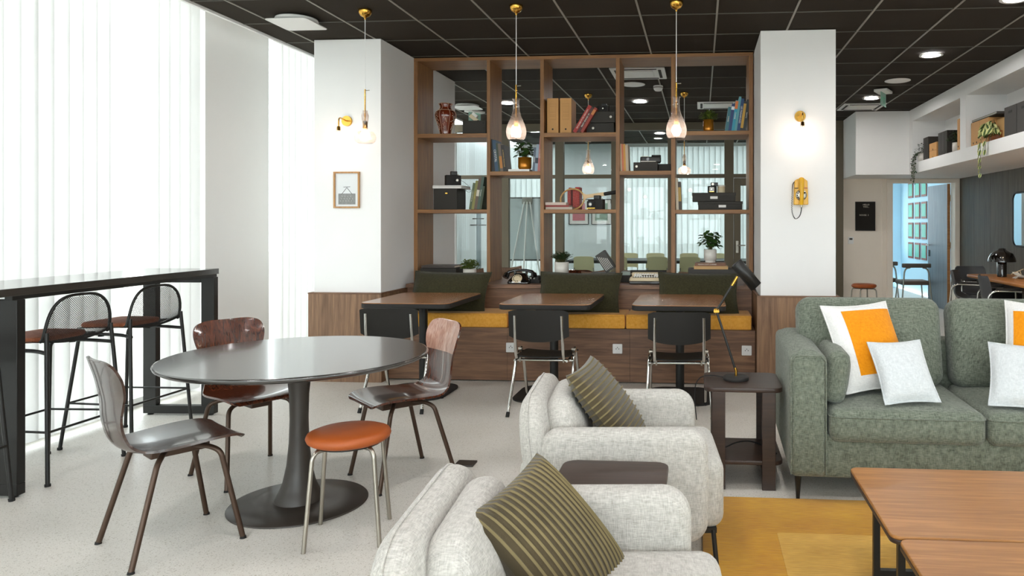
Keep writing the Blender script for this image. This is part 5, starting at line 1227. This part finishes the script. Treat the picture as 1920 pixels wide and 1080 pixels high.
# niche things over the alcove (shelf at NB, opening faces -X)
def nbox(y0, y1, z, h, mat, lab, name='box_file', holes=1, d=.30, x=3.04, g='boxes in the white niche', cat='box file', slot=False):
    # y0 > y1: seen left to right in the photograph
    o = thing(name, lab, cat, (x, (y0+y1)/2, z), 0, g); w_ = abs(y0-y1)
    obj('body', MB().box(0, d, -w_/2, w_/2, 0, h), mat, o, .003)
    if slot: obj('hand_slot', MB().box(-.001, 0, -.045, .045, h-.07, h-.045), blackm, o)
    else:
        for k in range(holes): obj('finger_hole', MB().cyl((-.001, (k-(holes-1)/2)*w_*.4, h*.14), (0, (k-(holes-1)/2)*w_*.4, h*.14), .012), blackm, o)
    return o
nbox(10.22, 10.115, NB, .31, cardg, 'dark grey box file beside the small ivy, left of its pair'); nbox(10.11, 10.0, NB, .31, cardb, 'black box file beside the small ivy, right of its pair')
nbox(9.96, 9.66, NB, .10, cardt, 'low tan box in the far niche, lower of two', holes=1); nbox(9.96, 9.66, NB+.102, .10, cardt, 'low tan box in the far niche, upper of two', holes=1)
nbox(9.60, 9.49, NB, .30, cardg, 'dark grey box file in the far niche, first of three'); nbox(9.485, 9.375, NB, .30, cardg, 'dark grey box file in the far niche, second of three'); nbox(9.37, 9.26, NB, .30, cardb, 'black box file in the far niche, third of three')
nbox(8.90, 8.83, NB, .38, cardt, 'tall tan box file against the niche divider'); nbox(8.825, 8.755, NB, .38, cardt, 'second tall tan box file behind the niche divider')
nbox(8.46, 8.22, NB, .27, cardt, 'tan box file with two holes, at the left of the near niche', holes=2); nbox(8.21, 7.96, NB, .27, cardt, 'wide tan box behind the trailing plant in the near niche', holes=0); nbox(7.955, 7.62, NB, .24, plain('tan_card_light', '#cfa56a', .7), 'pale tan lidded box behind the trailing plant', holes=0, x=3.12)
o = thing('magazine', 'grey flat folder lying on the tan box files in the near niche', 'folder', (3.04, 8.1, NB+.273)); obj('cover', MB().box(0, .28, -.36, .33, 0, .025), cardg, o, .002); obj('pages', MB().box(-.001, .27, -.35, .32, .006, .019), gridm, o)
nbox(7.56, 7.28, NB, .30, cardg, 'charcoal archive box right of the trailing plant', 'archive_box', slot=True, cat='box'); nbox(7.27, 6.98, NB, .30, cardg, 'charcoal archive box cut by the right edge of the photo', 'archive_box', slot=True, cat='box'); nbox(6.97, 6.68, NB, .30, cardg, 'charcoal archive box outside the right edge of the photo, last of three', 'archive_box', slot=True, cat='box')
potted(3.13, 9.14, NB, .065, .13, 'dark green bushy plant in a white pot in the far niche', potw, 'bush', .12, .17, leafmat=leafm, n=170, seed=21)
# small ivy trailing over the niche edge, and the variegated trailing plant with single leaves
o = potted(3.08, 10.40, NB, .06, .12, 'small-leaved ivy trailing from a white pot at the far end of the niche', potw, 'bush', .10, .16, leafmat=leaf3, n=110, seed=23)
b = MB(); st = MB(); rr = random.Random(31)
for k in range(9):
    y0 = rr.uniform(-.09, .09); P = [(0, y0*.4, .12), (-.06, y0*.8, .14), (-.115, y0, .05), (-.12, y0*1.05, -.08), (-.118, y0*1.1, -.12-rr.uniform(.0, .2))]; st.tube(P, .0016, 4, fillet=.03)
    Q = cr_spline(P, 22)
    for q in Q[6:]: leaf(b, V(q)+V((rr.uniform(-.01, .01), rr.uniform(-.02, .02), 0)), V((rr.uniform(-1, .2), rr.uniform(-1, 1), rr.uniform(-.8, .3))), .026, .02, rr)
obj('trailing_vines', st, stemm, o)['kind'] = 'stuff'; obj('trailing_leaves', b, leaf3, o)['kind'] = 'stuff'
def variegated(name, edge_, mid_):
    m, nt, p = newmat(name); p.inputs['Roughness'].default_value = .4
    tc = N(nt, 'ShaderNodeTexCoord'); sp = N(nt, 'ShaderNodeSeparateXYZ'); L(nt, tc.outputs['Object'], sp.inputs[0])
    ab = N(nt, 'ShaderNodeMath', operation='ABSOLUTE'); L(nt, sp.outputs[1], ab.inputs[0])
    nz = N(nt, 'ShaderNodeTexNoise'); nz.inputs['Scale'].default_value = 90; L(nt, tc.outputs['Object'], nz.inputs['Vector'])
    ml = N(nt, 'ShaderNodeMath', operation='MULTIPLY_ADD'); ml.inputs[1].default_value = .016; L(nt, nz.outputs[0], ml.inputs[0]); L(nt, ab.outputs[0], ml.inputs[2])
    mr = N(nt, 'ShaderNodeMapRange'); mr.inputs[1].default_value = .017; mr.inputs[2].default_value = .024; L(nt, ml.outputs[0], mr.inputs[0])
    mx = N(nt, 'ShaderNodeMix', data_type='RGBA'); mx.inputs[6].default_value = hexc(mid_); mx.inputs[7].default_value = hexc(edge_); L(nt, mr.outputs[0], mx.inputs[0]); L(nt, mx.outputs[2], p.inputs['Base Color']); return m
vl = variegated('variegated_leaf', '#c9c98a', '#38501f')
o = thing('trailing_plant', 'trailing plant with large cream-edged leaves hanging from the near niche', 'plant', (3.10, 7.88, NB))
obj('pot', MB().lathe([(.06, 0), (.075, .02), (.08, .11), (.072, .11), (.07, .09)], 28), plain('terracotta_glaze', '#8a4a22', .4), o)
lm = None; rr = random.Random(5)
def one_leaf(c, yaw, pitch, roll, s):
    global lm
    if lm is None:
        G = []
        for i in range(8):
            f = i/7; hw = .031*math.sin(PI*min(1, f*.92+.06))**.75; G.append([(.085*f, hw*v, -.012*f*f+.006*abs(v)) for v in (-1, -.5, 0, .5, 1)])
        lm = obj('leaf', MB().sheet(G, .0008), vl, o); q = lm
    else: q = lm.copy(); COL.objects.link(q)
    q.location = c; q.rotation_euler = (roll, pitch, yaw); q.scale = (s, s, s)
st = MB()
for k in range(46):
    a = rr.uniform(0, 2*PI); e = rr.uniform(.3, 1); c = (-.08+.09*e*math.cos(a), .16*e*math.sin(a), .10+.13*rr.random()*(1.2-e))
    one_leaf(c, rr.uniform(PI*.6, PI*1.55), rr.uniform(.5, 1.2), rr.uniform(-.5, .5), rr.uniform(.8, 1.15)); st.tube([(0, 0, .09), (c[0]*.5, c[1]*.5, c[2]+.02), c], .002, 4)
for vy, n_, dz in ((.10, 9, .041), (-.03, 3, .045)):
    P = [(0, vy*.3, .10), (-.09, vy*.8, .10), (-.13, vy, .02), (-.135, vy, -.06), (-.135, vy-.01, .02-dz*n_)]; st.tube(P, .0025, 5, fillet=.04)
    for k in range(n_):
        z = .0-dz*k; s = 1 if k % 2 else -1
        one_leaf((-.139, vy+.012*s, z), PI-s*rr.uniform(.3, .8), rr.uniform(.95, 1.25), rr.uniform(-.2, .2), rr.uniform(.75, 1.05)*(1-.045*k))
obj('vines', st, stemm, o)['kind'] = 'stuff'

# ================================================================== BEYOND THE BOOKCASE: BACK LOUNGE AND MEETING ROOM
dup(c1, (-1.41, 8.95, .09), math.radians(80), 'dark brown shell chair beyond the bookcase, behind the spiky potted plant', 'shell chairs beyond the bookcase').scale = (1, 1, 1.0)
dup(c1, (-.83, 8.95, 0), math.radians(95), 'dark brown shell chair beyond the bookcase, behind the typewriter', 'shell chairs beyond the bookcase')
for q in bpy.data.objects:
    if q.name.startswith('shell_chair') and q.location.z > .05: q.location.z = 0
t = thing('meeting_table', 'long dark table in the glazed meeting room', 'table', (-.75, 13.35, 0)); obj('tabletop', MB().slab(3.3, 1.0, .05, .04, .006, M=T(0, 0, .69)), black, t)
for x in (-1.35, 1.35): obj('leg', MB().box(x-.04, x+.04, -.42, .42, 0, .69), black, t, .003)
def meet_chair():
    t = thing('meeting_chair', 'x', 'chair', (0, 0, 0))
    obj('seat', MB().slab(.42, .42, .03, .08, .012, M=T(0, 0, .43)), greens, t)
    G = [[(u*(.185-.01*f), -.19-.05*f+.02*u*u, .55+.27*f-.02*abs(u)**6) for u in [(-1+2*j/8) for j in range(9)]] for f in [k/5 for k in range(6)]]
    obj('backrest', MB().sheet(G, .014), greens, t)
    for sx in (-1, 1):
        obj('leg', MB().tube([(sx*.17, -.225, .62), (sx*.17, -.19, .43), (sx*.2, -.24, 0)], .011, 8), chrome, t); obj('leg', MB().cyl((sx*.17, .17, .43), (sx*.2, .22, 0), .011), chrome, t)
    return t
a = meet_chair(); a.location = (-2.05, 12.95, 0); gm = 'celery chairs round the meeting table'; tag(a, 'celery coloured meeting chair on the near side, leftmost, left of the leaning black book', 'chair', gm)
for x, lab in ((-1.46, 'celery coloured meeting chair on the near side, half hidden by an oak upright'), (-.75, 'celery coloured meeting chair on the near side, above the typewriter'), (-.18, 'celery coloured meeting chair on the near side, left of the right white pot')): dup(a, (x, 12.95, 0), 0, lab, gm)
for x, lab in ((-1.60, 'celery coloured chair on the far side of the meeting table, leftmost'), (-1.08, 'celery coloured chair on the far side of the meeting table, second'), (-.42, 'celery coloured chair on the far side of the meeting table, third'), (.12, 'celery coloured chair on the far side of the meeting table, rightmost')): dup(a, (x+.2, 14.05, 0), PI, lab, gm)
t = thing('flip_chart', 'grey flip chart easel seen through the second shelf column', 'easel', (-3.05, 12.7, 0))
obj('board', MB().box(-.37, .33, 0, .02, .76, 1.85), plain('easel_board', '#c3ccce', .6, var=.03), t, .004); obj('clamp', MB().box(-.09, .09, -.03, .0, 1.74, 1.86), gridm, t, .004); obj('top_rail', MB().box(-.37, .33, -.006, .026, 1.84, 1.865), cardg, t); obj('bottom_rail', MB().box(-.37, .33, -.03, .02, .74, .765), cardg, t)
for x0, x1, y1 in ((-.05, -.36, -.22), (.05, .34, -.22), (0, 0, -.42)): obj('leg', MB().cyl((x0, -.02, 1.78), (x1, y1, 0), .014), whiteplastic, t)
pk = plain('pink_print', '#c77a80', .7, var=.2, vs=9); gn = plain('sage_print', '#93a898', .7, var=.3, vs=9)
for x, mt, lab in ((-2.5, pk, 'framed pink print on the meeting room wall, under the racket'), (-2.03, gn, 'framed grey-green print on the meeting room wall, right of the pink one')):
    t = thing('framed_print', lab, 'picture', (x, 14.895, 1.64), 0, 'framed prints in the meeting room')
    obj('frame', MB().tube([(-.2, -.01, -.255), (.2, -.01, -.255), (.2, -.01, .255), (-.2, -.01, .255)], .014, 4, True), black, t); obj('mount', MB().box(-.195, .195, -.008, 0, -.25, .25), papw, t); obj('print', MB().box(-.13, .13, -.011, -.008, -.18, .18), mt, t); obj('print_shape', MB().cyl((.0, -.012, .02), (0, -.011, .02), .06), papw, t)
t = thing('coat_stand', 'slim grey stand with short pegs seen through the lowest left opening of the bookcase', 'coat stand', (-3.79, 12.25, 0))
obj('pole', MB().cyl((0, 0, 0), (0, 0, 1.72), .04), plain('stand_grey', '#8c9ca3', .5), t); obj('foot', MB().cyl((0, 0, 0), (0, 0, .03), .2, n=28), steel, t)
for z, x in ((1.60, .13), (1.48, .1), (1.37, .14)): obj('peg', MB().cyl((-x, -.03, z), (x, -.03, z), .01), cardg, t)

# lettering becomes plain mesh
bpy.context.view_layer.update(); dg = bpy.context.evaluated_depsgraph_get()
for o in TEXTS:
    me = bpy.data.meshes.new_from_object(o.evaluated_get(dg)); n = o.name.split('.')[0]
    q = bpy.data.objects.new(n, me); COL.objects.link(q); q.parent = o.parent; q.matrix_basis = o.matrix_basis.copy()
    o.name = 'old'; bpy.data.objects.remove(o)
